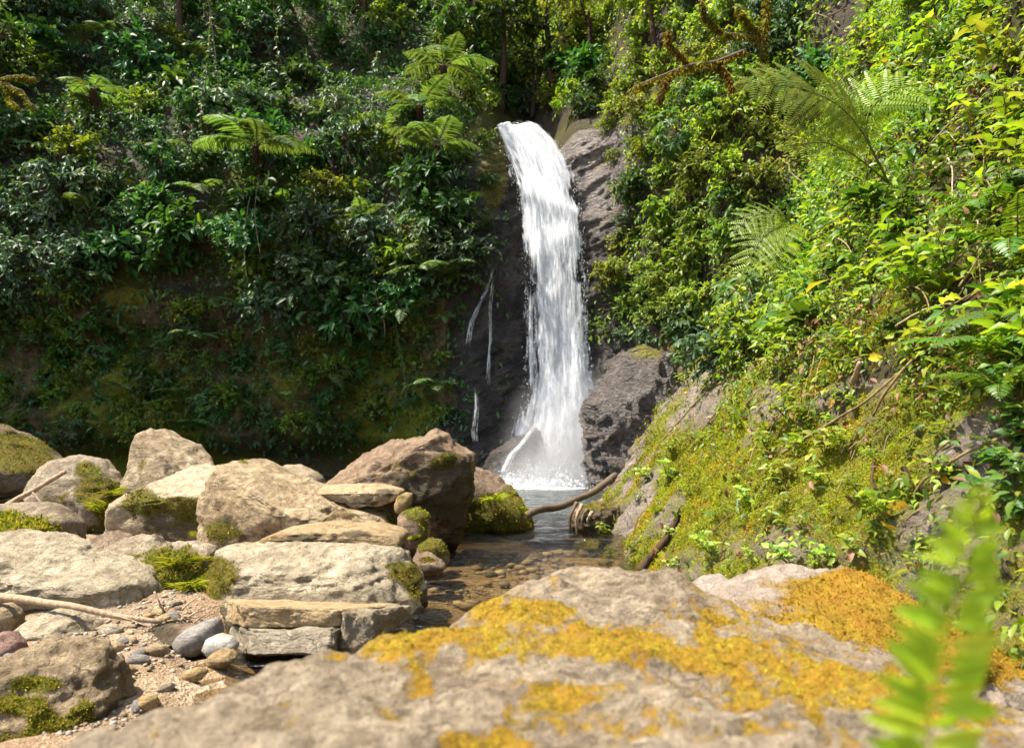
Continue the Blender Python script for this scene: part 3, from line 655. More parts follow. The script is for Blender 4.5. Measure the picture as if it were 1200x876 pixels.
boulder('stone', 'pale angular stone beside the gravel under the long branch', 'stone',
  [(14, 755), (18, 744), (31, 727), (50, 718), (70, 719), (94, 727), (111, 735), (110, 750), (102, 772), (60, 780), (22, 774)], 4.75, .3, 'rock_pale', [(-.2, -.5, .85, .6), (.8, -.3, .4, .65), (.1, -.98, .1, .65)], 20, [(55, 735, 20, 8, .2)], -.4, .05, 5, .65)
boulder('stone', 'long dark brown stone lying on the edge of the sand', 'stone',
  [(146, 754), (152, 743), (166, 737), (200, 734), (226, 734), (226, 746), (208, 759), (190, 768), (164, 770), (150, 764)], 4.75, .18, 'rock_brown', [(0, -.4, .9, .6)], 21, [(150, 745, 10, 6, .5)], -.35, .05, 5, .7)
boulder('stone', 'smooth blue-grey cobble leaning on the ochre block', 'stone',
  [(205, 752), (209, 744), (219, 736), (240, 727), (255, 725), (260, 741), (252, 754), (236, 767), (212, 768)], 4.7, .16, 'rock_grey', (), 22, (), -.6, .02, 4, .9)
boulder('stone', 'small white cobble in front of the blue-grey cobble', 'stone',
  [(239, 759), (243, 748), (255, 743), (272, 747), (279, 757), (272, 767), (246, 768)], 4.5, .11, 'rock_white', (), 23, (), -.6, .02, 4, .85)
boulder('stone', 'little tan cobble lowest beside the golden shallows', 'stone',
  [(243, 773), (248, 765), (259, 761), (271, 763), (278, 771), (266, 780), (248, 780)], 4.35, .1, 'rock_ochre', (), 24, (), -.6, .03, 4, .85)
boulder('stone', 'tiny dark wet stone in the golden shallows under the ochre block', 'stone',
  [(288, 757), (292, 751), (302, 749), (306, 754), (303, 761), (292, 762)], 4.65, .06, 'rock_grey', (), 26, (), -.6, .03, 3, .85)
boulder('boulder', 'mossy lumpy boulder in the nearest corner by the gravel', 'boulder',
  [(-60, 820), (-30, 796), (0, 782), (20, 764), (48, 753), (78, 754), (104, 768), (118, 790), (129, 814), (134, 845), (126, 900), (60, 960), (-60, 960)],
  3.5, .45, 'rock', [(.3, -.5, .8, .7), (.1, -.95, .2, .72)], 25, [(45, 800, 32, 9, 1.1), (20, 825, 36, 10, 1.0), (60, 850, 36, 20, .8), (100, 835, 12, 18, .7), (10, 870, 40, 14, .6)], -.33, .06, 6, .75, 5200, .013, 'moss_green', algae_shade=[(60, 855, 60, 26, .8), (20, 815, 40, 10, .6)])
boulder('stone', 'small tan stone under the long branch beside the whitish slab', 'stone',
  [(-30, 722), (-20, 711), (0, 708), (15, 712), (22, 722), (20, 738), (0, 742), (-26, 740)], 4.9, .15, 'rock', (), 27, (), -.4, .04, 4, .8)
boulder('stone', 'reddish brown stone beside the pale angular stone', 'stone',
  [(-30, 760), (-14, 745), (6, 741), (21, 754), (25, 772), (12, 790), (-26, 795)], 4.3, .16, 'rock_red', (), 28, (), -.4, .06, 4, .8)
boulder('stone', 'upright mossy stone in the dark gap under the overhanging boulder', 'stone',
  [(466, 606), (473, 598), (488, 594), (502, 602), (505, 622), (500, 645), (480, 650), (468, 632)], 8.0, .2, 'rock_brown', (), 29, [(485, 600, 14, 8, .8), (495, 620, 10, 20, .5)], -.1, .05, 4, .8, 450, .022)
boulder('stone', 'rounded mossy stone at the waterline beside the overhanging boulder', 'stone',
  [(486, 652), (490, 640), (502, 631), (516, 632), (525, 645), (527, 660), (508, 668), (490, 666)], 7.6, .2, 'rock_brown', (), 30, [(505, 640, 16, 10, .9)], 0, .05, 4, .8, 500, .02)
boulder('stone', 'flat mossy stone tilting into the stream beside the round mossy stone', 'stone',
  [(480, 664), (486, 650), (500, 646), (516, 656), (524, 664), (514, 672), (490, 674)], 7.1, .16, 'rock_brown', [(0, -.3, .9, .5)], 31, [(500, 655, 18, 6, .7)], -.2, .05, 4, .7, 450, .018)
boulder('rock_outcrop', 'grey wet outcrop of rock beside the foot of the waterfall', 'rock outcrop',
  [(690, 600), (684, 520), (688, 470), (700, 440), (722, 415), (742, 402), (765, 410), (785, 430), (800, 480), (800, 620)], 17.0, .9, 'wet_rock', [(-.5, -.6, .6, .7)], 32, [(760, 410, 30, 20, .7)], -.35, .13, 6, .75, pale=.42)
boulder('stone', 'dark stone with hanging roots at the bank foot behind the log', 'stone',
  [(666, 614), (668, 602), (680, 594), (700, 588), (722, 590), (728, 615), (715, 630), (684, 628)], 10.3, .4, 'rock_brown', (), 37, [(700, 592, 24, 8, .7)], -.1, .14, 5, .8, algae_shade=[(690, 612, 30, 16, 1.3), (710, 600, 20, 16, 1.0)])
boulder('boulder', 'dark wet rock under the little side cascade at the foot of the waterfall', 'boulder',
  [(555, 590), (560, 555), (575, 532), (592, 518), (612, 506), (630, 500), (640, 530), (640, 590)], 18.1, .5, 'wet_rock', [(-.4, -.5, .75, .7)], 33, (), -.4, .07, 5, .8)

# squared ochre block: eight corners, subdivided and chipped
def block(name, label, cat, corners, mat, n=26, seed=0, chip=.012, moss=-.4):
    c = np.array(corners, float); b = bmesh.new(); bmesh.ops.create_cube(b, size=2)
    bmesh.ops.subdivide_edges(b, edges=b.edges[:], cuts=n, use_grid_fill=True)
    N = np.array([v.co[:] for v in b.verts]); F = np.array([[v.index for v in f.verts] for f in b.faces]); b.free()
    u = (N + 1) / 2
    u = u + .012 * (0.5 - u) * (np.abs(N) ** 8).sum(1, keepdims=True)
    w = [(1 - u[:, 0]) * (1 - u[:, 1]) * (1 - u[:, 2]), u[:, 0] * (1 - u[:, 1]) * (1 - u[:, 2]), u[:, 0] * u[:, 1] * (1 - u[:, 2]), (1 - u[:, 0]) * u[:, 1] * (1 - u[:, 2]),
         (1 - u[:, 0]) * (1 - u[:, 1]) * u[:, 2], u[:, 0] * (1 - u[:, 1]) * u[:, 2], u[:, 0] * u[:, 1] * u[:, 2], (1 - u[:, 0]) * u[:, 1] * u[:, 2]]
    V = sum(w[i][:, None] * c[i] for i in range(8)); m = c.mean(0); S = V - m
    edge = ((np.abs(N) > .9).sum(1) >= 2)
    S = S + norm(S) * (chip * (fbm(V * 7, 5, seed, .6) - .6 * edge * (fbm(V * 12, 3, seed + 2) + .6)))[:, None]
    o = obj(name, mesh(name, S, F, M[mat], True, None, {'moss': np.full(len(S), moss)})); o.location = m
    return tag(o, label, cat)
block('stone_block', 'long squared ochre stone block with a flat pale top in the stream', 'stone block',
  [P(286, 737, 4.75), P(408, 734, 4.85), P(470, 735, 5.6), P(262, 728, 5.25), P(284, 709, 4.75), P(404, 714, 4.85), P(476, 706, 5.6), P(264, 700, 5.25)], 'rock_ochre', 34, 5, .04)
block('stone_block', 'rough pale broken end stone beside the long ochre block', 'stone block',
  [P(394, 776, 4.75), P(444, 770, 4.9), P(490, 750, 5.6), P(398, 755, 5.5), P(400, 716, 4.8), P(440, 716, 4.95), P(484, 708, 5.6), P(402, 706, 5.5)], 'rock_pale', 22, 6, .045)
block('stone_slab', 'low rough ledge of pale stone under the long ochre block', 'stone slab',
  [P(294, 768, 4.5), P(390, 766, 4.55), P(404, 760, 5.1), P(266, 765, 5.1), P(292, 740, 4.6), P(396, 738, 4.65), P(410, 726, 5.2), P(270, 728, 5.2)], 'rock_pale', 28, 7, .055)

# near rock slab under the camera: plan outline with a rough top
def slab_rock():
    pl = np.array([(-1.0, .95), (-.93, 1.3), (-.73, 1.68), (-.42, 2.12), (-.05, 2.48), (.25, 2.62), (.55, 2.55), (.85, 2.42), (1.08, 2.2), (1.26, 1.95), (1.42, 1.6), (1.45, 1.0), (1.0, .5), (.2, .35), (-.6, .55)])
    c = np.array([.3, 1.5]); rel = pl - c
    seg = np.concatenate([rel + (np.roll(rel, -1, 0) - rel) * s for s in np.linspace(0, 1, 12, endpoint=False)])
    th = np.arctan2(seg[:, 1], seg[:, 0]); rr = np.hypot(seg[:, 0], seg[:, 1]); o = np.argsort(th); th, rr = th[o], rr[o]
    tt = np.concatenate([th - 2 * np.pi, th, th + 2 * np.pi]); r3 = np.tile(rr, 3)
    na, nr = 420, 200
    A, Q = np.meshgrid(np.linspace(0, 2 * np.pi, na, endpoint=False), np.linspace(0.0, 1.35, nr), indexing='ij'); A = A.ravel(); Q = Q.ravel()
    R = np.interp((A + np.pi) % (2 * np.pi) - np.pi, tt, r3)
    qq = np.minimum(Q, 1.0)
    x = c[0] + R * qq * np.cos(A); y = c[1] + R * qq * np.sin(A)
    p = np.stack([x, y, x * 0], 1)
    top = .908 - .05 * sstep(.75, 1.5, x) - .10 * sstep(1.3, .4, y) + .02 * np.sin(3 * x)
    top += .09 * fbm(p * 1.5, 3, 101) + .065 * fbm(np.stack([x * .9 + y * .6, y * 3 - x * .8, x * 0], 1) * 2.0, 5, 103, .55, True) + .042 * fbm(p * 6, 6, 102, .62)
    # dark hollow near the ridge, a raised knob on it
    top += -.09 * np.exp(-(((x - .72) / .13) ** 2 + ((y - 2.22) / .09) ** 2)) - .05 * np.exp(-(((x - .35) / .25) ** 2 + ((y - 2.18) / .05) ** 2)) + .05 * np.exp(-(((x - .40) / .22) ** 2 + ((y - 2.45) / .16) ** 2))
    z = top - .16 * sstep(.78, 1.0, Q) ** 2
    drop = np.maximum(Q - 1.0, 0) / .35
    z = z - drop * 1.25; bul = 1 + .10 * np.sin(drop * np.pi) - .05 * drop + .03 * fbm(np.stack([x * 2, y * 2, z * 2], 1), 4, 104)
    x = np.where(Q > 1, c[0] + (x - c[0]) * bul, x); y = np.where(Q > 1, c[1] + (y - c[1]) * bul, y)
    V = np.stack([x, y, z], 1)
    i = np.arange(na)[:, None] * nr + np.arange(nr - 1)[None]; j = ((np.arange(na) + 1) % na)[:, None] * nr + np.arange(nr - 1)[None]
    F = np.stack([i.ravel(), j.ravel(), j.ravel() + 1, i.ravel() + 1], 1)[:, ::-1]
    return V, F[:, ::-1]
V, F = slab_rock(); px, py = proj(V)
mm = .09 + .8 * fbm(V * 3.2, 5, 111, .6) + 1.25 * fbm(V * 13, 5, 112, .7)
for (x, y, rx, ry, a) in [(600, 715, 90, 22, .95), (700, 755, 150, 20, .75), (860, 770, 80, 40, .7), (1000, 790, 110, 35, .65), (640, 815, 60, 18, .5), (780, 855, 90, 22, .6), (550, 870, 60, 14, .6), (900, 850, 60, 20, .4), (480, 745, 60, 14, .7), (1120, 830, 70, 30, .4),
                          (300, 850, 160, 70, -.25), (720, 690, 80, 12, -.4), (690, 790, 120, 12, -.25)]:
    mm += .95 * a * np.exp(-(((px - x) / rx) ** 2 + ((py - y) / ry) ** 2))
near_rock = obj('boulder', mesh('boulder', V, F, M['rock_front'], True, None, {'moss': mm}))
tag(near_rock, 'huge rough rock slab with orange-gold moss patches, nearest of all', 'boulder')
for k, (mt, cnt) in enumerate([('moss_gold', 15000), ('moss_old', 20000), ('moss_lime', 6000)]):
    me = moss_tufts(V, F, np.where(V[:, 2] > .5, mm - .12 + [0, .35, .45][k] * fbm(V * 5 + 9 * k, 3, 130 + k), -1), cnt, .0075, M[mt], 'moss', 0)
    obj('moss_tuft', me, near_rock)
boulder('boulder', 'gold-mossed rock between the huge nearest rock slab and the mossy bank', 'boulder',
  [(800, 760), (815, 722), (850, 694), (900, 677), (950, 668), (1000, 674), (1042, 692), (1092, 726), (1150, 756), (1240, 800), (1260, 900), (1050, 950), (800, 900)],
  3.0, .55, 'rock_gold', [(0, -.35, .93, .75)], 35, [(1000, 685, 60, 16, 1.0), (1080, 735, 50, 26, .9), (1160, 775, 60, 26, .9), (900, 700, 60, 20, .15), (960, 735, 60, 18, .5), (1000, 720, 140, 30, .35)], .02, .05, 6, .8, 7000, .014, 'moss_gold')
boulder('stone', 'pinkish stone tucked between the gold-mossed rock and the bank foot', 'stone',
  [(798, 705), (808, 688), (828, 676), (846, 672), (856, 684), (850, 700), (836, 716), (808, 722)], 3.9, .15, 'rock_gold', [(-.3, -.4, .8, .7)], 36, (), -.4, .05, 4, .8)

# pebbles at the sand edge: one by one
pb = [outline_rock([(590, 500), (596, 494), (606, 494), (612, 501), (606, 507), (594, 507)], 4, .025, (), 40 + k, .06, 3, .9)[:2] for k in range(3)]
pbm = [[mesh('pebble', S, F, M[mt], True, None, {'moss': np.full(len(S), -1)}) for mt in ('rock_grey', 'rock_pale', 'rock_ochre')] for S, F in pb]
from itertools import product
for k in range(46):
    px, py = [(rng.uniform(105, 160), rng.uniform(735, 800)), (rng.uniform(160, 240), rng.uniform(765, 830)), (rng.uniform(0, 110), rng.uniform(760, 800)), (rng.uniform(170, 215), rng.uniform(705, 735))][k % 4]
    d = 1.5 * 800 / (py - 500) * .97; p = P(px, py, d)
    i = np.argmin((GV[:, 0] - p[0]) ** 2 + (GV[:, 1] - p[1]) ** 2)
    o = obj('pebble', pbm[k % 3][(k // 3) % 3]); o.location = (p[0], p[1], GV[i, 2] + .012)
    s = rng.uniform(.5, 1.7); o.scale = (s, s, s * .75); o.rotation_euler = (rng.uniform(-.3, .3), rng.uniform(-.3, .3), rng.uniform(0, 6))
    cn = ('grey', 'pale', 'ochre')[(k // 3) % 3]; zn = ['at the gravel edge beside the pale angular stone', 'on the sand in front of the long dark stone', 'around the reddish stone and mossy corner boulder', 'among driftwood beside the long branch tip'][k % 4]
    tag(o, f'{cn} pebble {zn}', 'pebble', f'{cn} pebbles {zn}')

def gravel():
    n = 14000; x = rng.uniform(-4.2, -.6, n); y = 3.2 + 3.2 * rng.random(n) ** 1.4; e = np.interp(y, [0, 3.5, 4.1, 4.6, 5.3, 6.5], [-.9, -1.5, -1.75, -2.05, -2.2, -1.6])
    k = (x < e + .25) & (fbm(np.stack([x, y, x * 0], 1) * 1.8, 3, 8) + .25 * rng.random(n) > .02); x, y = x[k], y[k]; n = len(x)
    e = np.interp(y, [0, 3.5, 4.1, 4.6, 5.3, 6.5, 8.5], [-.9, -1.5, -1.75, -2.05, -2.2, -1.6, -1.9]); ag = np.stack([x, y, x * 0], 1)
    z = -.24 + .36 * sstep(.45, -.45, x - e + .25 * fbm(ag * 1.2, 3, 61)) + .06 * fbm(ag * 1.5, 4, 62) + .02 * fbm(ag * 7, 3, 63)
    T, F = ico(1); s = .004 + .018 * rng.random(n) ** 5; th = rng.uniform(0, 6.28, n); c, sn = np.cos(th), np.sin(th)
    T = T[None] * (1 + .22 * rng.normal(size=(n, len(T), 1)).clip(-1, 1)) * np.array([1.25, .85, .6])[None] * s[:, None, None]
    V = np.stack([T[:, :, 0] * c[:, None] - T[:, :, 1] * sn[:, None] + x[:, None], T[:, :, 0] * sn[:, None] + T[:, :, 1] * c[:, None] + y[:, None], T[:, :, 2] + (z + s * .2)[:, None]], 2)
    F = (F[None] + (np.arange(n) * T.shape[1])[:, None, None]).reshape(-1, 3)
    n2 = 2600; x = rng.uniform(-2.4, 1.7, n2); y = rng.uniform(3.9, 11, n2); k = fbm(np.stack([x, y, x * 0], 1) * 1.1, 3, 18) + .3 * rng.random(n2) > .0; x, y = x[k], y[k]; n2 = len(x); T, _ = ico(1)
    s2 = .012 + .085 * rng.random(n2) ** 5; T = T[None] * (1 + .2 * rng.normal(size=(n2, len(T), 1)).clip(-1, 1)) * np.array([1.2, .9, .55])[None] * s2[:, None, None]
    V2 = np.stack([T[:, :, 0] + x[:, None], T[:, :, 1] + y[:, None], T[:, :, 2] + (-.225 + 0 * x - .5 * sstep(9, 13, y))[:, None]], 2); _, F2 = ico(1)
    F = np.concatenate([F, (F2[None] + (np.arange(n2) * T.shape[1])[:, None, None]).reshape(-1, 3) + n * T.shape[1]]); V = np.concatenate([V.reshape(-1, 3), V2.reshape(-1, 3)])
    t = NT('gravel_stones'); g = t.n('ShaderNodeNewGeometry'); col = t.ramp(g.outputs['Random Per Island'], [(0, (.10, .075, .05)), (.35, (.26, .19, .125)), (.7, (.38, .30, .21)), (.92, (.25, .22, .19)), (1, (.48, .42, .34))])
    m = t.done(t.bsdf(col, .75, .3).outputs[0])
    tag(obj('gravel', mesh('gravel', V.reshape(-1, 3), F, m)), 'loose gravel and grit on the sandy edge of the stream', 'gravel', None, 'stuff')
gravel()

# ------------------------------------------------------------------ plant generators (local: base at origin, -y outwards, z up)
def bush_mesh(seed, R=1.0, twigs=34, per=9, L=.2, W=.09, kind='oval', mats=None, whorl=False, flat=1.0, split=False, droop=.45):
    r = np.random.default_rng(seed); lv = Acc(); st = Acc()
    for k in range(twigs):
        d = r.normal(size=3); d[1] -= .75; d[2] = d[2] * flat + .35; d = d / np.linalg.norm(d)
        e = d * np.array([1, .85, .8]) * R * r.uniform(.55, 1.05)
        midp = e * .5 + np.array([0, -.05, .22]) * R * r.uniform(.3, 1)
        pts = bez((0, 0, 0), midp, e, 6)
        tube(st, pts, np.linspace(.016, .004, 6) * (R ** .5), 3, 0, False)
        if whorl:
            n = per; a = np.linspace(0, 2 * np.pi, n, endpoint=False) + r.uniform(0, 6)
            ax = norm(d + np.array([0, -.2, .5])); u = norm(np.cross(ax, [.3, .8, .1])); v = np.cross(ax, u)
            dd = np.cos(a)[:, None] * u + np.sin(a)[:, None] * v + ax * .25 + r.normal(size=(n, 3)) * .15
            pos = np.repeat(e[None], n, 0) - ax * r.uniform(0, .12, (n, 1)) * R
            nn = np.repeat(ax[None], n, 0)
        else:
            t = r.uniform(.35, 1.0, per) ; i = t * 5; i0 = np.minimum(i.astype(int), 4); f = (i - i0)[:, None]
            pos = pts[i0] * (1 - f) + pts[i0 + 1] * f
            dd = norm(e) * .5 + r.normal(size=(per, 3)) * .75 - np.array([0, .15, droop])
            nn = np.array([0, -.55, 1.0]) + r.normal(size=(per, 3)) * .45
            n = per
        ll = L * r.uniform(.6, 1.25, n)
        put_leaves(lv, pos, dd, nn, ll, ll * W / L, kind)
    return lv, st
SP = {}
def species(key, n, leafm, **kw):
    ms = []
    for k in range(n):
        lv, st = bush_mesh(hash(key) % 1 + 100 * len(SP) + k, **kw)
        lv.add(np.concatenate(st.V), [np.concatenate(st.F)], 1)
        ms.append(lv.mesh('shrub', [M[leafm], M['bark']]))
    SP[key] = ms
species('glossy', 4, 'leaf_dark', R=1.0, twigs=46, per=9, L=.235, W=.10)
species('whorled', 3, 'leaf_mid', R=1.0, twigs=40, per=8, L=.24, W=.075, whorl=True)
species('fine', 4, 'leaf_grey', R=1.0, twigs=56, per=11, L=.155, W=.065)
species('bright', 4, 'leaf_yellow', R=1.0, twigs=42, per=10, L=.17, W=.085, kind='heart')
species('lime', 4, 'leaf_lime', R=1.0, twigs=46, per=11, L=.15, W=.07)
species('broad', 3, 'leaf_mid', R=1.0, twigs=24, per=6, L=.32, W=.17, kind='heart')
SPW = {'glossy': 'dark glossy-leaved shrub', 'whorled': 'whorl-leaved shrub', 'fine': 'fine-leaved grey-green shrub',
       'bright': 'yellowish green shrub', 'lime': 'sunlit lime-green shrub', 'broad': 'large-leaved shrub'}
def where_wall(px, py):
    if px > 690: 
        return 'on the sunlit slope beside the waterfall' if py > 150 else 'high on the sunlit slope above the waterfall'
    if 520 < px <= 690: 
        return 'in the gap above the waterfall lip' if py < 150 else 'on the cliff edge beside the waterfall'
    col = 'beside the tree ferns' if px > 400 else ('above the largest tan boulder' if px > 250 else ('above the tall round boulder' if px > 120 else 'at the outer edge of the shaded cliff'))
    row = 'high up on the dark cliff' if py < 150 else ('midway up the dark cliff' if py < 330 else 'low on the bare rock wall')
    return row + ' ' + col
def shrub(px, py, key, s, out=.1, which=None):
    h = hit(px, py, which)
    if h is None: return None
    p, n, dist, nm = h
    o = obj('wall_plant' if s < .85 and px < 545 and py > 345 else 'shrub', SP[key][rng.integers(len(SP[key]))])
    hz = np.array([n[0], n[1]]); hz = hz / max(np.linalg.norm(hz), .1)
    o.rotation_euler = (rng.uniform(-.2, .2), rng.uniform(-.25, .25), math.atan2(hz[0], -hz[1]) + rng.uniform(-.5, .5))
    o.location = p + n * out * s; o.scale = (s, s, s * rng.uniform(.8, 1.05))
    w = where_wall(px, py) if nm == 'wall' or px < 900 else 'on the upper part of the sunlit bank'
    lb = f'{SPW[key]} {w}'; lb = ' '.join(lb.split()[:16])
    tag(o, lb, 'shrub', lb)
    return o
def poisson(n, zone, mind, tries=30):
    pts = []
    for k in range(n * tries):
        if len(pts) >= n: break
        x, y = rng.uniform(zone[0], zone[2]), rng.uniform(zone[1], zone[3])
        if all((x - a) ** 2 + ((y - b) * 1.2) ** 2 > mind ** 2 for a, b in pts): pts.append((x, y))
    return pts
for (x, y, k, sc) in [(712, 150, 'lime', .5), (722, 185, 'bright', .45), (732, 225, 'lime', .5), (735, 262, 'fine', .5), (700, 128, 'glossy', .5), (570, 215, 'glossy', .5), (562, 260, 'whorled', .5), (566, 165, 'bright', .55)]: shrub(x, y, k, sc, .1)
# shaded cliff, dense band (z above the bare rock)
for (x, y) in poisson(112, (-60, -40, 575, 372), 34):
    if 545 < x and y > 130: continue
    lowline = 330 + 35 * math.sin(x * .018 + 1) + (25 if x > 380 else 0)
    if y > lowline: continue
    key = rng.choice(['glossy', 'whorled', 'fine', 'bright', 'broad', 'lime'], p=[.27, .16, .22, .14, .14, .07])
    shrub(x, y, key, rng.uniform(.6, 1.45), rng.uniform(.05, .55))
# big named clumps that read in the photograph
for (x, y, key, s) in [(110, 240, 'whorled', 1.2), (225, 285, 'glossy', 1.5), (315, 360, 'fine', 1.15), (370, 280, 'fine', 1.5), (480, 310, 'bright', 1.2), (520, 265, 'glossy', 1.2), (480, 350, 'glossy', 1.0),
                       (20, 85, 'bright', 1.4), (175, 135, 'bright', 1.0), (430, 170, 'bright', 1.0), (300, 130, 'fine', 1.2), (300, 45, 'glossy', 1.5), (460, 40, 'bright', 1.4), (60, 30, 'fine', 1.4), (540, 60, 'lime', 1.0),
                       (170, 50, 'fine', 1.3), (560, 100, 'bright', .9), (380, 225, 'lime', 1.0), (430, 380, 'glossy', .7), (350, 320, 'fine', 1.0), (140, 300, 'glossy', 1.1)]:
    shrub(x, y, key, s, .3)
# small plants low on the bare wall
for (x, y, s) in [(85, 385, .7), (80, 420, .6), (125, 410, .5), (190, 395, .45), (225, 385, .6), (178, 460, .5), (188, 487, .6), (245, 473, .6), (290, 425, .5), (330, 410, .5), (395, 395, .6), (355, 440, .5), (445, 485, .4), (300, 490, .35),
                  (40, 470, .4), (20, 500, .4), (60, 440, .4), (150, 430, .35), (420, 430, .5), (465, 420, .5), (380, 470, .35), (270, 400, .5), (90, 480, .35), (220, 500, .3), (320, 510, .3), (410, 500, .3)]:
    shrub(x, y, rng.choice(['whorled', 'bright', 'lime', 'glossy']), s * 1.3, .12)
for (x, y) in poisson(60, (-40, 345, 540, 500), 24):
    if y > 340 + 35 * math.sin(x * .018 + 1): shrub(x, y, rng.choice(['whorled', 'bright', 'lime', 'lime', 'bright', 'broad']), rng.uniform(.35, .8), .2)
# gap above the lip and the lit slope beyond
for (x, y) in poisson(34, (515, -40, 700, 138), 19):
    shrub(x, y, rng.choice(['lime', 'bright', 'glossy', 'fine'], p=[.34, .26, .2, .2]), rng.uniform(.6, 1.15), .25)
for (x, y) in poisson(82, (690, -40, 905, 420), 27):
    if y > 335 - (x - 700) * .0 and x < 800 and y > 330: continue
    if x < 735 and 150 < y < 300: continue
    key = rng.choice(['lime', 'bright', 'fine', 'glossy', 'whorled'], p=[.44, .28, .14, .08, .06])
    shrub(x, y, key, rng.uniform(.55, .95), .12)
for (x, y) in poisson(16, (890, -50, 1030, 175), 23):
    h = hit(x, y)
    if h[3] == 'wall': shrub(x, y, rng.choice(['lime', 'bright', 'fine', 'glossy']), rng.uniform(.5, .9), .12)
for (x, y, s) in [(725, 330, .6), (740, 360, .6), (755, 345, .6), (770, 370, .6), (735, 395, .5), (760, 395, .5), (790, 360, .6), (780, 330, .7), (700, 130, .5), (735, 280, .5), (720, 315, .45)]:
    shrub(x, y, rng.choice(['lime', 'bright', 'fine']), s, .1)

# ------------------------------------------------------------------ undergrowth masses
def undergrowth(name, V, F, weight, n, L, W, mats, out=.35, seed=0, kind='oval', label=None):
    F = tris(F); c = V[F].mean(1); w = weight(c) 
    p, nn, i = tri_sample(V, F, w + 1e-9, n)
    px, py = proj(p)
    cl = fbm(p * 1.6, 3, seed) ; keep = (rng.random(n) < np.clip(.55 + cl * 1.2, .05, 1))
    p, nn = p[keep], nn[keep]; k = len(p)
    nn = np.where((nn * (p - np.array([0, 0, CAMZ]))).sum(1, keepdims=True) > 0, -nn, nn)
    bulge = np.clip(.5 + fbm(p * 1.3, 3, seed + 3), 0, 1)[:, None]
    pos = p + nn * out * bulge * rng.random((k, 1)) + np.array([0, 0, .05])
    d = nn * .5 + rng.normal(size=(k, 3)) * .8 - np.array([0, 0, .5]); nr = nn * .6 + np.array([0, 0, .8]) + rng.normal(size=(k, 3)) * .45
    ll = L * rng.uniform(.5, 1.4, k)
    a = Acc(); sel = rng.integers(0, len(mats), k)
    for m in range(len(mats)):
        s = sel == m; put_leaves(a, pos[s], d[s], nr[s], ll[s], ll[s] * W / L, kind, m)
    o = obj(name, a.mesh(name, [M[x] for x in mats]))
    return tag(o, label, 'undergrowth', None, 'stuff')
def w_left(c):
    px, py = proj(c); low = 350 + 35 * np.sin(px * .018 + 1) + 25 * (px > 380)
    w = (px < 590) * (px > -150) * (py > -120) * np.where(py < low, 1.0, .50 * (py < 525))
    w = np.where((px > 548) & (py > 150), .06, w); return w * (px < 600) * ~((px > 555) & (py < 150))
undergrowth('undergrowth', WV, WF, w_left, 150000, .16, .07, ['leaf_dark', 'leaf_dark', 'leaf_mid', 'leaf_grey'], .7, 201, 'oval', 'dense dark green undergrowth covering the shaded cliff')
def w_mid(c):
    px, py = proj(c)
    w = ((px >= 560) & (px < 1000) & (py < 430) & (py > -120)) * 1.0
    w *= ~((px < 690) & (py > 146)); w *= ~((px < 735) & (py > 125) & (py < 340)); w *= ~((px < 790) & (py > 400))
    return w
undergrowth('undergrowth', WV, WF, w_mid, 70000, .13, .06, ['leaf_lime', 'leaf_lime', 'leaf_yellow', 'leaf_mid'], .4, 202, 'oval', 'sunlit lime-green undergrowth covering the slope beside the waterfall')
def w_bank(c):
    px, py = proj(c); dd = c[:, 1]
    w = ((px > 700) & (px < 1500) & (py > -150) & (dd > 1.5)) * 1.0 / np.maximum(dd, 2) ** 1.3
    up = sstep(560, 380, py + (px - 900) * .12)
    w = w * (.16 + up); w = np.where((px < 850) & (py > 360), w * .35, w)
    return w
undergrowth('undergrowth', BV, BFc, w_bank, 110000, .062, .028, ['leaf_bank', 'leaf_bank', 'leaf_lime', 'leaf_mid', 'leaf_yellow', 'dead_leaf'], .28, 203, 'oval', 'small-leaved yellow-green undergrowth on the near sunlit bank')

def w_bankfar(c):
    px, py = proj(c); return ((px > 690) & (px < 1250) & (py > -160) & (c[:, 1] > 7) & (py < np.where(px < 880, 320 + (px - 880) * .2, 420))) * 1.0
undergrowth('undergrowth', BV, BFc, w_bankfar, 60000, .11, .05, ['leaf_mid', 'leaf_lime', 'leaf_yellow', 'leaf_bank'], .4, 204, 'oval', 'sunlit mixed green undergrowth on the far upper part of the bank')
for (x, y) in poisson(18, (785, -40, 960, 300), 26):
    h = hit(x, y)
    if h and h[3] == 'bank': shrub(x, y, rng.choice(['lime', 'bright', 'fine', 'glossy']), rng.uniform(.4, .75), .1)
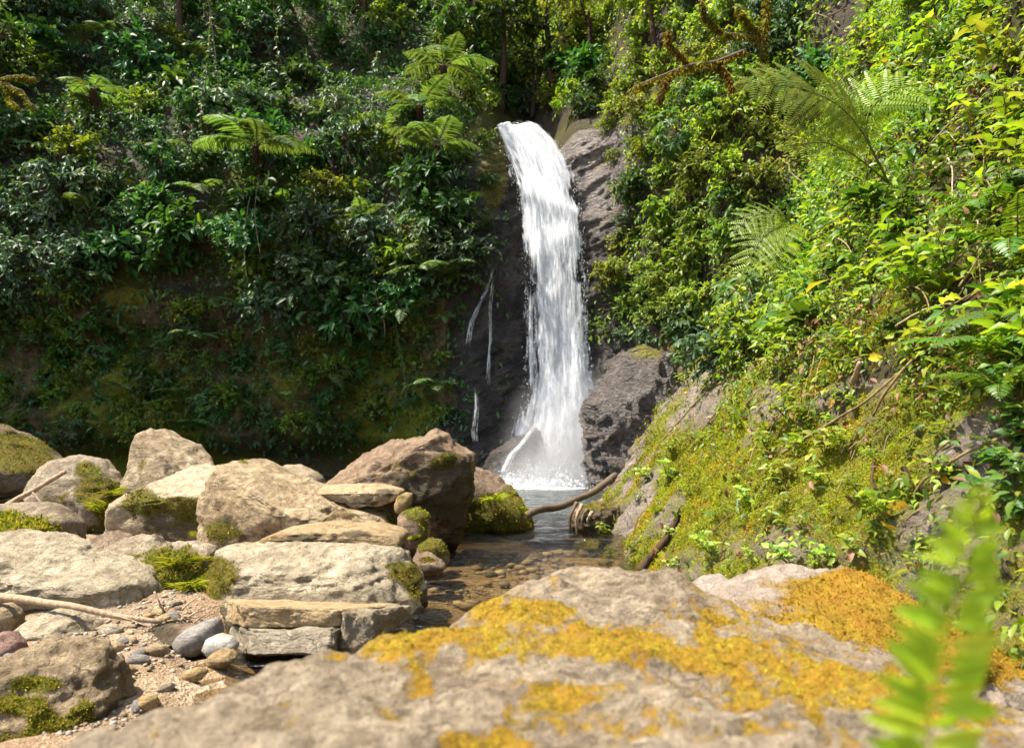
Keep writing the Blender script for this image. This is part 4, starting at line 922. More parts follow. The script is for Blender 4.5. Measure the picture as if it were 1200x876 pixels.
# moss on bank: mass of shoots
def bank_moss():
    F = tris(BFc); c = BV[F].mean(1); px, py = proj(c)
    m = bm[F].mean(1) + .3 * fbm(c * 6, 3, 12)
    w = sstep(.45, .7, m) * ((px > 660) & (px < 1350) & (py > 330) & (py < 800) & (c[:, 1] > 1.8)) / np.maximum(c[:, 1], 2) ** 1.2
    n = 210000; p, nn, i = tri_sample(BV, F, w + 1e-12, n)
    if nn[:, 0].mean() > 0: nn = -nn
    L = (.0048 + .0020 * p[:, 1]) * rng.uniform(.6, 1.5, n)
    d = norm(nn + .8 * rng.normal(size=(n, 3)) - np.array([0, 0, .3]))
    p = p + nn * (.10 * np.clip(fbm(p * 4.5, 4, 77) + .15, 0, 1))[:, None]
    zn = fbm(p * 1.9, 4, 19) + .14 * rng.normal(size=n) + .15 * (p[:, 2] < .8); kk = np.where(zn > .30, 1, np.where(zn < -.34, 3, np.where(fbm(p * 3.1, 3, 29) + .15 * rng.normal(size=n) > -.02, 2, 0)))
    a = Acc()
    for m in range(4):
        s = kk == m; put_leaves(a, p[s] - nn[s] * .003, d[s], rng.normal(size=(s.sum(), 3)), L[s], L[s] * .36, 'simple', m)
    tag(obj('moss', a.mesh('moss', [M['moss_green'], M['moss_gold'], M['moss_lime'], M['moss_dark']])), 'yellow-green and gold moss carpet on the lower bank', 'moss', None, 'stuff')
bank_moss()

# ------------------------------------------------------------------ ferns
def frond(acc, st, n=16, L=1.0, W=.32, arch=.5, seed=0, kind='flat', bip=False, side=0.0, m=0):
    """frond along -y, arching down; pinnae left and right (twice cut if bip)"""
    r = np.random.default_rng(seed); t = np.linspace(0, 1, 14)
    pts = np.stack([side * t * t * L * .25, -t * L * .92, L * (.55 * t - arch * 1.15 * t * t)], 1)
    tube(st, pts, np.linspace(.010, .002, 14) * L, 4, 0, False)
    tp = np.linspace(.14, .985, n); pos = np.stack([np.interp(tp, t, pts[:, k]) for k in range(3)], 1)
    tan = norm(np.stack([np.interp(tp, t, np.gradient(pts[:, k])) for k in range(3)], 1))
    sd = norm(np.cross(tan, [0, 0, 1.0])); up = np.cross(sd, tan)
    pl = W * L * np.sin(np.pi * np.clip(tp * .86 + .14, 0, 1)) ** .8 * 1.0
    for sg in (-1, 1):
        dd = norm(sd * sg + tan * .45 - up * .22 + r.normal(size=(n, 3)) * .06)
        if not bip:
            put_leaves(acc, pos, dd, up + r.normal(size=(n, 3)) * .1, pl, np.maximum(L * .85 / n, pl * .15), kind, m)
        else:
            for j in range(n):
                q = max(5, int(pl[j] / (L * .018))); u = np.linspace(.06, .97, q)
                drop = -.22 * pl[j] * u ** 2
                pp = pos[j] + dd[j] * (u * pl[j])[:, None] + up[j] * drop[:, None]
                s2 = norm(np.cross(dd[j], up[j]))
                ll = pl[j] * .24 * (1 - u * .82) + L * .006
                tube(st, pp[::max(1, q // 4)], .002 * L, 3, 0, False)
                for s3 in (-1, 1):
                    put_leaves(acc, pp, s2 * s3 + dd[j] * .5, np.repeat(up[j][None], q, 0), ll, np.maximum(ll * .36, pl[j] / q * .8), 'flat', m)
FR = {}
def frond_mesh(key, mat, **kw):
    out = []
    for k in range(3):
        a, s = Acc(), Acc(); kk = dict(kw); kk['arch'] = kw.get('arch', .5) * (.8 + .25 * k)
        frond(a, s, seed=k, side=(-.5, .1, .6)[k], **kk)
        for v, f in zip(s.V, s.F): pass
        off = a.n; a.add(np.concatenate(s.V), [np.concatenate(s.F)], 1)
        out.append(a.mesh('frond', [M[mat], M['green_stem']]))
    FR[key] = out
frond_mesh('tree', 'fern_far', n=26, W=.30, arch=.50, bip=False)
frond_mesh('small', 'fern', n=18, W=.20, arch=.55)
frond_mesh('far', 'fern_far', n=15, W=.26, arch=.65)
def fern(px, py, key, nf, L, label, group=None, spread=math.pi * .8, which=None, up=.0, out=.03, name='fern', trunk=0, point=None, face=None, cat='fern', base_tilt=(-.15, .5)):
    if point is None:
        h = hit(px, py, which)
        if h is None: return None
        p, n, dist, nm = h
    else: p, n = np.array(point), np.array([0, -1, 0])
    hz = math.atan2(n[0], -n[1]) if face is None else face
    root = empty(name, p + n * out); tag(root, label, cat, group)
    if trunk:
        a = Acc(); pts = bez((0, .25, -trunk), (0, -.1, -trunk * .5), (0, 0, 0), 8); tube(a, pts, np.linspace(.10, .085, 8), 9)
        for k in range(90):
            z = rng.uniform(0, 1); i = z * 7; b = pts[int(i)]; th = rng.uniform(0, 6.28); dv = np.array([math.cos(th), math.sin(th), 0])
            put_leaves(a, (b + dv * .08)[None], (dv * .6 - np.array([0, 0, 1.0]))[None], dv[None], .16, .03, 'blade')
        obj('trunk', a.mesh('trunk', M['bark_dark']), root)
    for k in range(nf):
        o = obj('frond', FR[key][k % 3], root)
        az = hz + (k / max(nf - 1, 1) - .5) * spread * (1 if spread < 6 else (nf - 1) / nf) + rng.uniform(-.15, .15)
        s = L * rng.uniform(.8, 1.1)
        o.rotation_euler = (-rng.uniform(*base_tilt), rng.uniform(-.15, .15), az); o.scale = (s, s, s)
    return root
# tree ferns at the cliff edge by the falls
for (px, py, d, nf, L, tr, lb, g) in [(520, 78, 21.0, 6, 1.75, .3, 'tree fern topmost of the group at the cliff edge, pale drooping fronds', None),
                                   (492, 125, 20.2, 5, 1.55, .3, 'tree fern halfway between the other two by the falls, thin level fronds', None),
                                   (512, 172, 19.5, 6, 1.75, .3, 'tree fern lowest of three by the falls, broad flat umbrella of fronds', None),
                                   (300, 172, 18.9, 7, 2.1, .3, 'tree fern with a wide grey-green umbrella in the middle of the dark cliff', None),
                                   (110, 105, 19.9, 4, 1.3, .3, 'small shaded tree fern high on the dark cliff, three fronds catching light', None)]:
    fern(0, 0, 'tree', nf, L, lb, g, 4.2, point=P(px, py, d), name='tree_fern', trunk=tr, face=rng.uniform(-.4, .4), cat='tree fern', base_tilt=(-.2, .25))
for (px, py, nf, L, lb) in [(520, 200, 4, 1.3, 'fern with long fronds hanging down the cliff under the tree ferns'), (517, 330, 6, 1.9, 'hanging fern with wide fronds dangling beside the thin trickle'), (430, 262, 5, 1.0, 'fern with ladder-like fronds on the dark cliff near the tree ferns'),
                        (395, 450, 4, .9, 'bright fern on the low bare wall behind the big dark boulder'), (290, 418, 3, .8, 'yellowish fern low on the bare wall above the largest tan boulder'), (250, 355, 4, .9, 'pale fern hanging on the bare wall above the flat-topped boulder'),
                        (340, 425, 4, .8, 'small fern low on the bare wall between yellowish and bright ferns'), (545, 235, 4, .9, 'fern hanging at the mossy cliff edge next to the falls'), (450, 300, 4, .8, 'fern below the ladder-like fern on the dark cliff'), (590, 95, 5, 1.2, 'fern in the gap above the waterfall lip'),
                        (225, 430, 3, .7, 'fern low on the bare wall above the tall round boulder')]:
    fern(px, py, 'far', nf, L, lb, which='wall', base_tilt=(-.1, .45))
for (x, y, k, sc) in [(516, 112, 'lime', .7), (490, 158, 'glossy', .8), (505, 205, 'bright', .8), (530, 200, 'glossy', .6), (300, 205, 'glossy', .9), (320, 200, 'fine', .8), (110, 130, 'glossy', .8)]: shrub(x, y, k, sc, .6)
for k, (x, y) in enumerate(poisson(40, (0, 20, 540, 500), 44)):
    fern(x, y, 'far', int(rng.integers(3, 6)), rng.uniform(.7, 1.25), 'drooping fern ' + where_wall(x, y), 'drooping fern ' + where_wall(x, y), which='wall', base_tilt=(-.1, .5), out=.35)
# near bank ferns
def bank_point(px, py, lift=0.0):
    h = hit(px, py, 'bank') or hit(px, py)
    return h[0] + h[1] * lift, h[1]
def big_frond(root, pts, upv, n, plen, seed=0, q_gap=.013):
    o = np.array(root.location); V = np.array(pts); t = np.linspace(0, 1, 18); i = np.linspace(0, 1, len(V))
    R3 = np.stack([np.interp(t, i, V[:, c]) for c in range(3)], 1)
    for _ in range(3): R3[1:-1] = (R3[:-2] + 2 * R3[1:-1] + R3[2:]) / 4
    R3 = R3 - o; r = np.random.default_rng(seed); a, st = Acc(), Acc(); tube(st, R3, np.linspace(.011, .003, 18), 6)
    tp = np.linspace(.22, .985, n); pos = np.stack([np.interp(tp, t, R3[:, c]) for c in range(3)], 1)
    tan = norm(np.stack([np.interp(tp, t, np.gradient(R3[:, c])) for c in range(3)], 1)); sd = norm(np.cross(tan, upv)); up = np.cross(sd, tan)
    for sg in (-1, 1):
        for j in range(n):
            pl = plen * math.sin(math.pi * min(1, .22 + .78 * tp[j])) ** .7 * r.uniform(.9, 1.08) if tp[j] > .5 else plen * r.uniform(.85, 1.05) * (.75 + .5 * tp[j])
            dd = norm(sd[j] * sg + tan[j] * .55 + r.normal(size=3) * .07); q = max(6, int(pl / q_gap)); u = np.linspace(.05, .98, q)
            pp = pos[j] + dd * (u * pl)[:, None] - up[j] * (.20 * pl * u ** 2)[:, None]; tube(st, pp[::3], .0022, 4, 0, False)
            s2 = norm(np.cross(dd, up[j])); ll = .15 * plen * (1 - .72 * u ** 1.6)
            for s3 in (-1, 1):
                put_leaves(a, pp, s2 * s3 + dd * .45 - up[j] * .15, np.repeat(up[j][None], q, 0) + r.normal(size=(q, 3)) * .1, ll, q_gap * .62, 'flat')
    a.add(np.concatenate(st.V), [np.concatenate([f for f in st.F if f.shape[1] == 4])], 1)
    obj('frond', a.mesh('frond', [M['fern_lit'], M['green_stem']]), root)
hb = hit(1042, 215, 'bank'); d0 = hb[0][1]
root = empty('tree_fern', hb[0]); tag(root, 'big sunlit fern arching out from the upper bank with feathery twice-cut fronds', 'fern')
for k, (pth, n, pl) in enumerate([([(1042, 215, 0), (1012, 155, -.35), (985, 122, -.5), (935, 100, -.62), (868, 98, -.7)], 13, .80), ([(1042, 215, 0), (1015, 165, -.2), (1015, 130, -.3), (1045, 104, -.35), (1082, 98, -.4)], 10, .58), ([(1042, 215, 0), (1000, 180, -.45), (965, 165, -.65), (915, 172, -.75)], 10, .52)]):
    big_frond(root, [P(x, y, d0 + dz - .7) for x, y, dz in pth], np.array([-.1, -.85, .5]), n, pl, k, .030)
hb = hit(935, 275, 'bank'); d0 = hb[0][1]
root = empty('fern', hb[0]); tag(root, 'yellow-green feathery fern on the bank edge below the big arching fern', 'fern')
for k, (pth, n, pl) in enumerate([([(935, 275, 0), (918, 262, -.3), (890, 280, -.5), (868, 325, -.6)], 11, .52), ([(935, 275, 0), (930, 262, -.35), (915, 285, -.55), (905, 335, -.6)], 10, .46), ([(935, 275, 0), (920, 250, -.2), (885, 250, -.35), (858, 275, -.4)], 9, .44)]):
    big_frond(root, [P(x, y, d0 + dz - .6) for x, y, dz in pth], np.array([-.3, -.8, .5]), n, pl, 5 + k, .026)
BF_ = [(1150, 260, .7, 'fern arching over the bank near the edge, dark lower leaflets'), (1195, 300, .6, 'fern at the picture edge under the arching fern'), (1190, 385, .7, 'fern with long level fronds above the bare grey rock patch'), (1185, 425, .6, 'low fern beside the dark leafy clump near the grey rock'),
       (1180, 470, .45, 'dark green fern clump between the low fern and the bare grey rock'), (1085, 10, .5, 'fern hanging at the top of the bank'), (960, 60, .5, 'pale fern among dark stems above the big fern'), (915, 160, .5, 'shaded fern under the big fern'), (840, 335, .6, 'silvery grass-like fern on the bank edge above the bare rock'),
       (1010, 405, .4, 'small fern below the glossy rosette plant'), (1192, 535, .3, 'dark leafy fern at the edge beside the bare grey rock'), (845, 605, .2, 'tiny whitish fern on the lower mossy bank'), (805, 600, .2, 'tiny yellowish fern among moss near the water'), (1090, 330, .4, 'fern among twigs in the middle of the bank')]
for (px, py, L, lb) in BF_:
    fern(px, py, 'small', 5 if L > .3 else 3, L, lb, None, 2.4, which='bank', face=None, base_tilt=(-.1, .6))

# the close fern frond, out of focus
def front_fern():
    p0, p1, p2 = P(1066, 960, .60), P(1104, 760, .57), P(1150, 570, .56)
    root = empty('fern', p0); tag(root, 'bright green fern frond standing upright close in front, blurred', 'fern')
    pts = bez(p0, p1 + np.array([.0, 0, 0]), p2, 22) - p0
    a = Acc(); tube(a, pts, np.linspace(.0018, .0006, 22), 6); obj('stem', a.mesh('stem', M['fern_front']), root)
    n = 21; tp = np.linspace(.04, .99, n); t = np.linspace(0, 1, 22)
    pos = np.stack([np.interp(tp, t, pts[:, k]) for k in range(3)], 1); tan = norm(np.stack([np.interp(tp, t, np.gradient(pts[:, k])) for k in range(3)], 1))
    fw = np.array([.25, -1, .1]); sd = norm(np.cross(tan, fw)); a = Acc(); r = np.random.default_rng(3)
    ln = .0605 * np.interp(tp, [0, .35, .7, .9, 1], [.95, 1.0, .74, .44, .16])
    for sg in (-1, 1):
        for m in range(1):
            dd = norm(sd * sg + tan * .28 + r.normal(size=(n, 3)) * .12 + np.array([0, -.15, 0]))
            put_leaves(a, pos + tan * (.003 * sg), dd, np.repeat(fw[None], n, 0) + r.normal(size=(n, 3)) * .3, ln, 0.0198 * np.interp(tp, [0, .8, 1], [1, .8, .4]), 'oval')
    obj('leaflets', a.mesh('leaflets', M['fern_front']), root)
front_fern()

# ------------------------------------------------------------------ leafy plants on the near bank
def plant_meshes(seed, n=9, L=.12, W=.06, H=.22, kind='oval', mode='whorl'):
    r = np.random.default_rng(seed); lv, st = Acc(), Acc()
    ns = 1 if mode == 'rosette' else r.integers(2, 5)
    for s in range(ns):
        th = r.uniform(0, 6.28); tip = np.array([math.cos(th) * .5, math.sin(th) * .5 - .25, 1.0]) * H * r.uniform(.6, 1.1)
        if mode == 'rosette': tip = np.array([0, -.1, H])
        if mode == 'vine': tip = np.array([r.uniform(-1, 1) * H, -H * .35, -H * r.uniform(.3, 1.6)])
        mid = tip * .5 + np.array([0, -.2, .15]) * H
        pts = bez((0, 0, 0), mid, tip, 7); tube(st, pts, np.linspace(.006, .0025, 7) * (H / .22) ** .5, 5, 0, False)
        k = n if mode == 'rosette' else max(3, n // 2 + r.integers(0, 3))
        t = r.uniform(.8, 1, k) if mode == 'rosette' else np.linspace(.3, 1, k)
        i = t * 6; i0 = np.minimum(i.astype(int), 5); f = (i - i0)[:, None]; pos = pts[i0] * (1 - f) + pts[i0 + 1] * f
        a = np.arange(k) * 2.4 + r.uniform(0, 6); dd = np.stack([np.cos(a), np.sin(a), r.uniform(-.1, .55, k)], 1)
        nn = np.array([0, -.35, 1.0]) + r.normal(size=(k, 3)) * .25
        ll = L * r.uniform(.7, 1.25, k)
        put_leaves(lv, pos + norm(dd) * L * .08, dd, nn, ll, ll * W / L, kind)
    return lv, st
PL = {}
def plantkind(key, mat, n=3, **kw):
    PL[key] = []
    for k in range(n):
        lv, st = plant_meshes(300 + 10 * len(PL) + k, **kw)
        PL[key].append((lv.mesh('foliage', M[mat]), st.mesh('stem', M['green_stem'])))
plantkind('broad', 'leaf_bank', n=4) if False else None
for key, mat, kw in [('ovate', 'leaf_bank', dict(n=13, L=.11, W=.05, H=.25, kind='oval5')), ('heart', 'leaf_lime', dict(n=10, L=.12, W=.075, H=.28, kind='heart5')), ('rosette', 'leaf_mid', dict(n=12, L=.17, W=.095, H=.10, kind='oval5', mode='rosette')),
                     ('lance', 'leaf_bank', dict(n=13, L=.16, W=.045, H=.25, kind='lance5')), ('trailer', 'leaf_bank', dict(n=16, L=.08, W=.05, H=.4, kind='heart5', mode='vine')), ('dark', 'leaf_mid', dict(n=14, L=.09, W=.05, H=.22, kind='oval5'))]:
    PL[key] = []
    for k in range(4):
        lv, st = plant_meshes(300 + 10 * len(PL) + k, **kw)
        PL[key].append((lv.mesh('foliage', M[mat]), st.mesh('stem', M['green_stem'])))
PLW = {'ovate': 'yellow-green oval-leaved plant', 'heart': 'lime plant with heart-shaped leaves', 'rosette': 'green rosette plant', 'lance': 'plant with long lance leaves', 'trailer': 'trailing plant with small heart leaves', 'dark': 'darker green leafy plant'}
def where_bank(px, py):
    row = 'at the top of the bank' if py < 120 else ('beside the big fern' if py < 260 and px < 1080 else ('on the upper bank among dry twigs' if py < 260 else ('above the bare grey rock patch' if px > 1060 and py < 480 else ('around the glossy rosette on the bank' if py < 430 and px > 870 else ('on the rocky bank edge facing the falls' if px < 850 and py < 560 else ('on the lower mossy bank near the water' if px < 850 else ('low on the mossy bank above the gold-mossed rock' if py > 560 else 'on the mossy middle of the bank')))))))
    return row
def plant(px, py, key, s, label=None, lift=0.02):
    h = hit(px, py, 'bank')
    if h is None: return
    p, n, dist, nm = h
    root = empty('leafy_plant', p + n * lift, (rng.uniform(-.25, .25), rng.uniform(-.25, .25), math.atan2(n[0], -n[1]) + rng.uniform(-.7, .7)))
    root.scale = (s, s, s)
    fo, st = PL[key][rng.integers(len(PL[key]))]
    obj('foliage', fo, root); obj('stem', st, root)
    lb = label or f'{PLW[key]} {where_bank(px, py)}'
    tag(root, lb, 'plant', None if label else lb)
for (x, y) in poisson(165, (865, -30, 1260, 440), 25):
    if y > 300 and x < 890: continue
    plant(x, y, rng.choice(['ovate', 'heart', 'lance', 'trailer', 'dark'], p=[.30, .14, .18, .14, .24]), rng.uniform(.55, 1.15) * (.8 + .06 * hit(x, y)[2]))
for (x, y) in poisson(95, (705, 400, 1120, 690), 21):
    if y > 700 - (x - 700) * .05 or (x < 860 and y < 470 - (x - 760) * 1.0) or hit(x, y, 'bank') is None: continue
    plant(x, y, rng.choice(['ovate', 'heart', 'trailer'], p=[.5, .25, .25]), rng.uniform(.28, .6) * (.6 + .1 * hit(x, y, 'bank')[2]))
for (x, y) in poisson(14, (1155, 440, 1230, 620), 20):
    plant(x, y, 'dark', rng.uniform(.6, .9))
plant(960, 395, 'rosette', 1.45, 'glossy green rosette plant with round leaves standing out in mid bank', .05)
plant(985, 325, 'rosette', 1.1, 'green rosette with one silvery leaf above the glossy rosette', .05)
plant(1030, 255, 'rosette', 1.7, 'large shiny lance-leaved rosette under the big fern', .08)
plant(1170, 80, 'heart', 1.6, 'tall lime plant with the largest glossy leaves on the upper bank', .1)
plant(1100, 75, 'heart', 1.4, 'lime plant with pale upturned leaves beside the largest glossy leaves', .1)
plant(1185, 160, 'heart', 1.5, 'big-leaved plant hanging over twigs at the picture edge', .1)
plant(908, 610, 'heart', .45, 'bright lime sprig with three heart leaves on the lower mossy bank', .01)
# trailing bank growth: grass tufts
def grass_mesh(seed, n=170, H=.14):
    r = np.random.default_rng(seed); a = Acc()
    th = r.uniform(0, 6.28, n); d = np.stack([np.cos(th) * .6, np.sin(th) * .6, r.uniform(.6, 1.4, n)], 1)
    put_leaves(a, r.normal(size=(n, 3)) * np.array([.02, .02, .004]), d, np.stack([-d[:, 0], -d[:, 1], d[:, 2] * 0 + .8], 1), H * r.uniform(.5, 1.2, n), H * .022, 'blade')
    return a.mesh('grass_tuft', M['grass'])
GR = [grass_mesh(k) for k in range(3)]
for (px, py, s, lb, d) in [(905, 505, 1.0, 'clump of thin green grass blades on the mossy middle of the bank', None), (940, 520, .7, 'smaller grass clump beside the thin blades on mossy bank', None), (210, 668, 1.5, 'bright grass tuft on the moss-covered hump', 6.1), (225, 690, 1.2, 'second grass tuft lower on the moss-covered hump', 6.0),
                          (122, 600, 1.6, 'yellow grass tuft beside the boulder with the stick', 8.9), (130, 580, 1.2, 'pale tuft of grass between the stick boulder and tall round boulder', 9.2), (238, 632, 1.1, 'dark thin grass tuft in the gap under the flat-topped boulder', 8.2), (740, 675, .9, 'bright green tuft at the water edge of the bank', None),
                          (770, 600, .8, 'grass tuft low on the bank near the log', None), (815, 690, .8, 'grass tuft at the bank foot beside the pinkish stone', None), (600, 600, 1.2, 'strip of grass on the low mossy boulder in the water', 10.2), (578, 588, 1.3, 'higher grass tuft on the low mossy boulder in the water', 10.0),
                          (485, 632, .6, 'tiny grass tuft by the stones under the overhanging boulder', 7.8), (835, 350, 1.3, 'silvery grass clump on the bank edge', None), (820, 375, 1.2, 'second silvery grass clump lower on the bank edge', None), (860, 340, 1.2, 'grass clump behind the silvery grass on the bank edge', None)]:
    if d is None: p, n = bank_point(px, py)
    else: p = P(px, py, d)
    o = obj('grass_tuft', GR[rng.integers(3)]); o.location = p; o.scale = (s,) * 3; o.rotation_euler = (rng.uniform(-.2, .2), rng.uniform(-.3, .1), rng.uniform(0, 6))
    tag(o, lb, 'grass tuft')

# ------------------------------------------------------------------ sticks, logs, vines
def stick(name, label, cat, pts, r0, r1, mat, group=None, wob=.02, branches=(), k=8):
    pts = np.array(pts, float); n = max(12, 4 * len(pts)); tt = np.linspace(0, len(pts) - 1, n)
    i = np.arange(len(pts)); V = np.stack([np.interp(tt, i, pts[:, c]) for c in range(3)], 1)
    for _ in range(2): V[1:-1] = (V[:-2] + 2 * V[1:-1] + V[2:]) / 4
    ln = np.linalg.norm(pts[-1] - pts[0]); sd = rng.integers(1000)
    V = V + wob * ln * .5 * np.stack([fbm(V * 2.5 / max(ln, .3) + q * 7, 3, sd) for q in range(3)], 1)
    o0 = V[0].copy(); a = Acc()
    rad = np.linspace(r0, r1, n) * (1 + .18 * fbm(V * 9 / max(ln, .2), 3, sd + 3))
    tube(a, V - o0, rad, k)
    o = obj(name, a.mesh(name, M[mat])); o.location = o0; tag(o, label, cat, group)
    for (f, tip, rr) in branches:
        b = Acc(); j = int(f * (n - 1)); q = bez(V[j], (V[j] + tip) / 2 + np.array([0, 0, .02]), tip, 7) - o0
        tube(b, q, np.linspace(rr, rr * .4, 7), 6); obj('side_branch', b.mesh('side_branch', M[mat]), o)
    return o
stick('branch', 'long pale branch lying under the whitish slab boulder', 'branch', [P(-60, 694, 4.95), P(0, 698, 4.9), P(50, 705, 4.8), P(90, 710, 4.75), P(140, 722, 4.75), P(190, 728, 4.8)], .030, .018, 'bark_pale', None, .02, [(.75, P(176, 735, 4.7), .008)])
stick('stick', 'bleached stick leaning on the patchy moss boulder', 'stick', [P(8, 592, 8.4), P(25, 582, 8.5), P(42, 573, 8.6), P(58, 563, 8.7), P(77, 552, 8.8)], .035, .028, 'bark_pale', None, .02, [(.45, P(50, 592, 8.5), .018)])
stick('log', 'fallen mossy log reaching from the bank foot into the pool', 'log', [P(618, 606, 10.3), P(640, 598, 11), P(668, 587, 12), P(698, 574, 13), P(724, 556, 13.6)], .055, .068, 'bark', None, .04)
stick('dead_wood', 'dark rotten stem lying down the lower bank above the water', 'branch', [bank_point(806, 595, .05)[0], bank_point(785, 635, .06)[0], bank_point(765, 655, .06)[0], bank_point(748, 678, .05)[0]], .03, .05, 'bark_dark', None, .04)
for k, (pts, r, mt, lb) in enumerate([
   ([(1190, 505, .05), (1140, 530, .08), (1095, 560, .08), (1070, 582, .05)], .012, 'twig', 'long bare twig crossing the grey rock patch towards the yellow leaf'),
   ([(1030, 545, .05), (1035, 565, .1), (1047, 583, .05)], .010, 'bark_dark', 'short dark crooked twig above the yellow leaf'),
   ([(920, 537, .06), (975, 505, .12), (1030, 470, .1), (1090, 420, .08)], .013, 'twig', 'long straight twig slanting across the mossy middle of the bank'),
   ([(1000, 450, .05), (1012, 440, .12), (1030, 425, .2)], .030, 'bark_pale', 'thick broken brown stub poking from the bank'),
   ([(770, 328, .0), (810, 324, .0), (870, 320, .05)], .016, 'twig', 'thin straight stick poking out over the falls side of the bank'),
   ([(822, 257, .0), (850, 268, .05), (890, 270, .05), (940, 262, .05)], .022, 'bark_pale', 'pale branch sticking out from the upper bank edge'),
   ([(862, 330, .1), (880, 350, .25), (905, 370, .25), (930, 385, .1)], .008, 'bark_dark', 'thin dark twig bending towards the glossy rosette'),
   ([(1040, 210, .15), (1008, 150, .35), (985, 120, .45)], .016, 'bark_dark', 'dark stalk rising inside the big fern'),
   ([(970, 30, .3), (1005, 15, .3), (1030, 60, .2), (1020, 80, .2)], .012, 'bark_dark', 'reddish dark twig above the big fern'),
   ([(950, 280, .1), (1000, 265, .2), (1060, 300, .15)], .012, 'twig', 'dry twig below the large shiny rosette'),
   ([(900, 220, .1), (940, 200, .2), (990, 190, .15)], .012, 'bark_pale', 'dry pale stem under the big fern'),
   ([(905, 255, .1), (960, 230, .15), (1000, 228, .1)], .010, 'bark_pale', 'second dry pale stem lower under the big fern'),
   ([(1110, 330, .1), (1150, 300, .2), (1200, 300, .1)], .012, 'twig', 'mossy twig arching below the arching fern'),
   ([(1150, 120, .2), (1110, 150, .25), (1080, 190, .15)], .012, 'bark_dark', 'dark twig leaning beside the largest glossy leaves'),
   ([(1130, 400, .1), (1090, 430, .15), (1050, 470, .1), (1030, 490, .05)], .014, 'twig', 'curved mossy twig above the slanting twig'),
   ([(965, 420, .1), (955, 450, .1), (940, 480, .05)], .006, 'twig', 'thin hanging root under the glossy rosette'),
   ([(975, 420, .1), (968, 440, .1), (960, 470, .05)], .006, 'twig', 'second thin hanging root under the glossy rosette'),
   ([(930, 480, .08), (900, 520, .1), (880, 560, .06)], .008, 'twig', 'thin twig beside the grass clump on the bank'),
   ([(845, 500, .1), (842, 540, .14), (880, 562, .08)], .007, 'bark_dark', 'little forked twig above the tiny whitish fern'),
   ([(1180, 220, .15), (1150, 300, .2), (1160, 340, .1)], .008, 'twig', 'hanging dry stem near the picture edge'),
   ([(1120, 200, .2), (1135, 250, .25), (1110, 290, .1)], .008, 'bark_pale', 'pale hanging stem beside the dry stem'),
   ([(870, 460, .05), (830, 500, .06), (790, 560, .04)], .010, 'twig', 'root line running down the rocky bank edge'),
   ([(850, 440, .05), (790, 505, .06), (745, 560, .04)], .012, 'twig', 'longer root line along the rocky bank edge')]):
    P3 = [bank_point(x, y, l) for x, y, l in pts]
    if any(p is None for p in P3): continue
    stick('stick' if r > .011 else 'twig', lb, 'stick' if r > .011 else 'twig', [p[0] for p in P3], r, r * .55, mt, None, .05, (), 6)
for k in range(34):                                             # dry litter of twigs in the upper bank
    x, y = rng.uniform(880, 1200), rng.uniform(20, 430); a, ln = rng.uniform(-1.2, 1.0), rng.uniform(25, 70)
    try: q0, q1 = bank_point(x, y, rng.uniform(.05, .25))[0], bank_point(x + ln * math.cos(a), y - ln * math.sin(a), rng.uniform(.1, .35))[0]
    except TypeError: continue
    lb = 'dry thin twig tangled ' + where_bank(x, y)
    stick('twig', lb, 'twig', [q0, (q0 + q1) / 2 + np.array([0, -.05, .04]), q1], .008, .004, rng.choice(['twig', 'bark_pale', 'bark_dark']), lb, .06, (), 5)
for k in range(44):                                             # twigs lying on the lower bank
    x, y = rng.uniform(720, 1110), rng.uniform(410, 665); a, ln = rng.uniform(.1, 1.3), rng.uniform(18, 60)
    if y > 690 - (x - 700) * .05 or (x < 860 and y < 480 - (x - 760)): continue
    h0, h1 = hit(x, y, 'bank'), hit(x + ln * math.cos(a), y - ln * math.sin(a), 'bank')
    if h0 is None or h1 is None: continue
    q0, q1 = h0[0] + h0[1] * .03, h1[0] + h1[1] * .05; lb = 'thin brown twig lying ' + where_bank(x, y)
    stick('twig', lb, 'twig', [q0, (q0 + q1) / 2 + h0[1] * .03, q1], .0055, .0025, rng.choice(['twig', 'bark_dark', 'bark']), lb, .08, (), 5)
for k in range(12):                                             # driftwood at the branch tip
    x, y = rng.uniform(182, 232), rng.uniform(700, 735); a = rng.uniform(-1.2, 1.2); ln = rng.uniform(12, 34); d = rng.uniform(4.9, 5.3)
    stick('twig', 'little driftwood twig in the tangle at the long branch tip', 'twig', [P(x - ln * .5 * math.cos(a), y + ln * .5 * math.sin(a), d), P(x, y - 2, d - .02), P(x + ln * .5 * math.cos(a), y - ln * .5 * math.sin(a), d + .05)], .008, .004, rng.choice(['twig', 'bark_dark', 'bark_pale']), 'driftwood twigs at the long branch tip', .05, (), 5)
for k, (x0, y0, x1, y1) in enumerate([(676, 588, 668, 622), (682, 590, 676, 625), (688, 596, 684, 622), (694, 600, 690, 618)]):
    d = 9.7 + .1 * k
    stick('root', 'pale root dangling from the bank foot behind the log', 'root', [P(x0, y0, d), P((x0 + x1) / 2 - 4, (y0 + y1) / 2, d - .1), P(x1, y1, d)], .03, .012, 'bark_pale' if k % 2 else 'bark', 'pale roots at the bank foot behind the log', .08, (), 6)
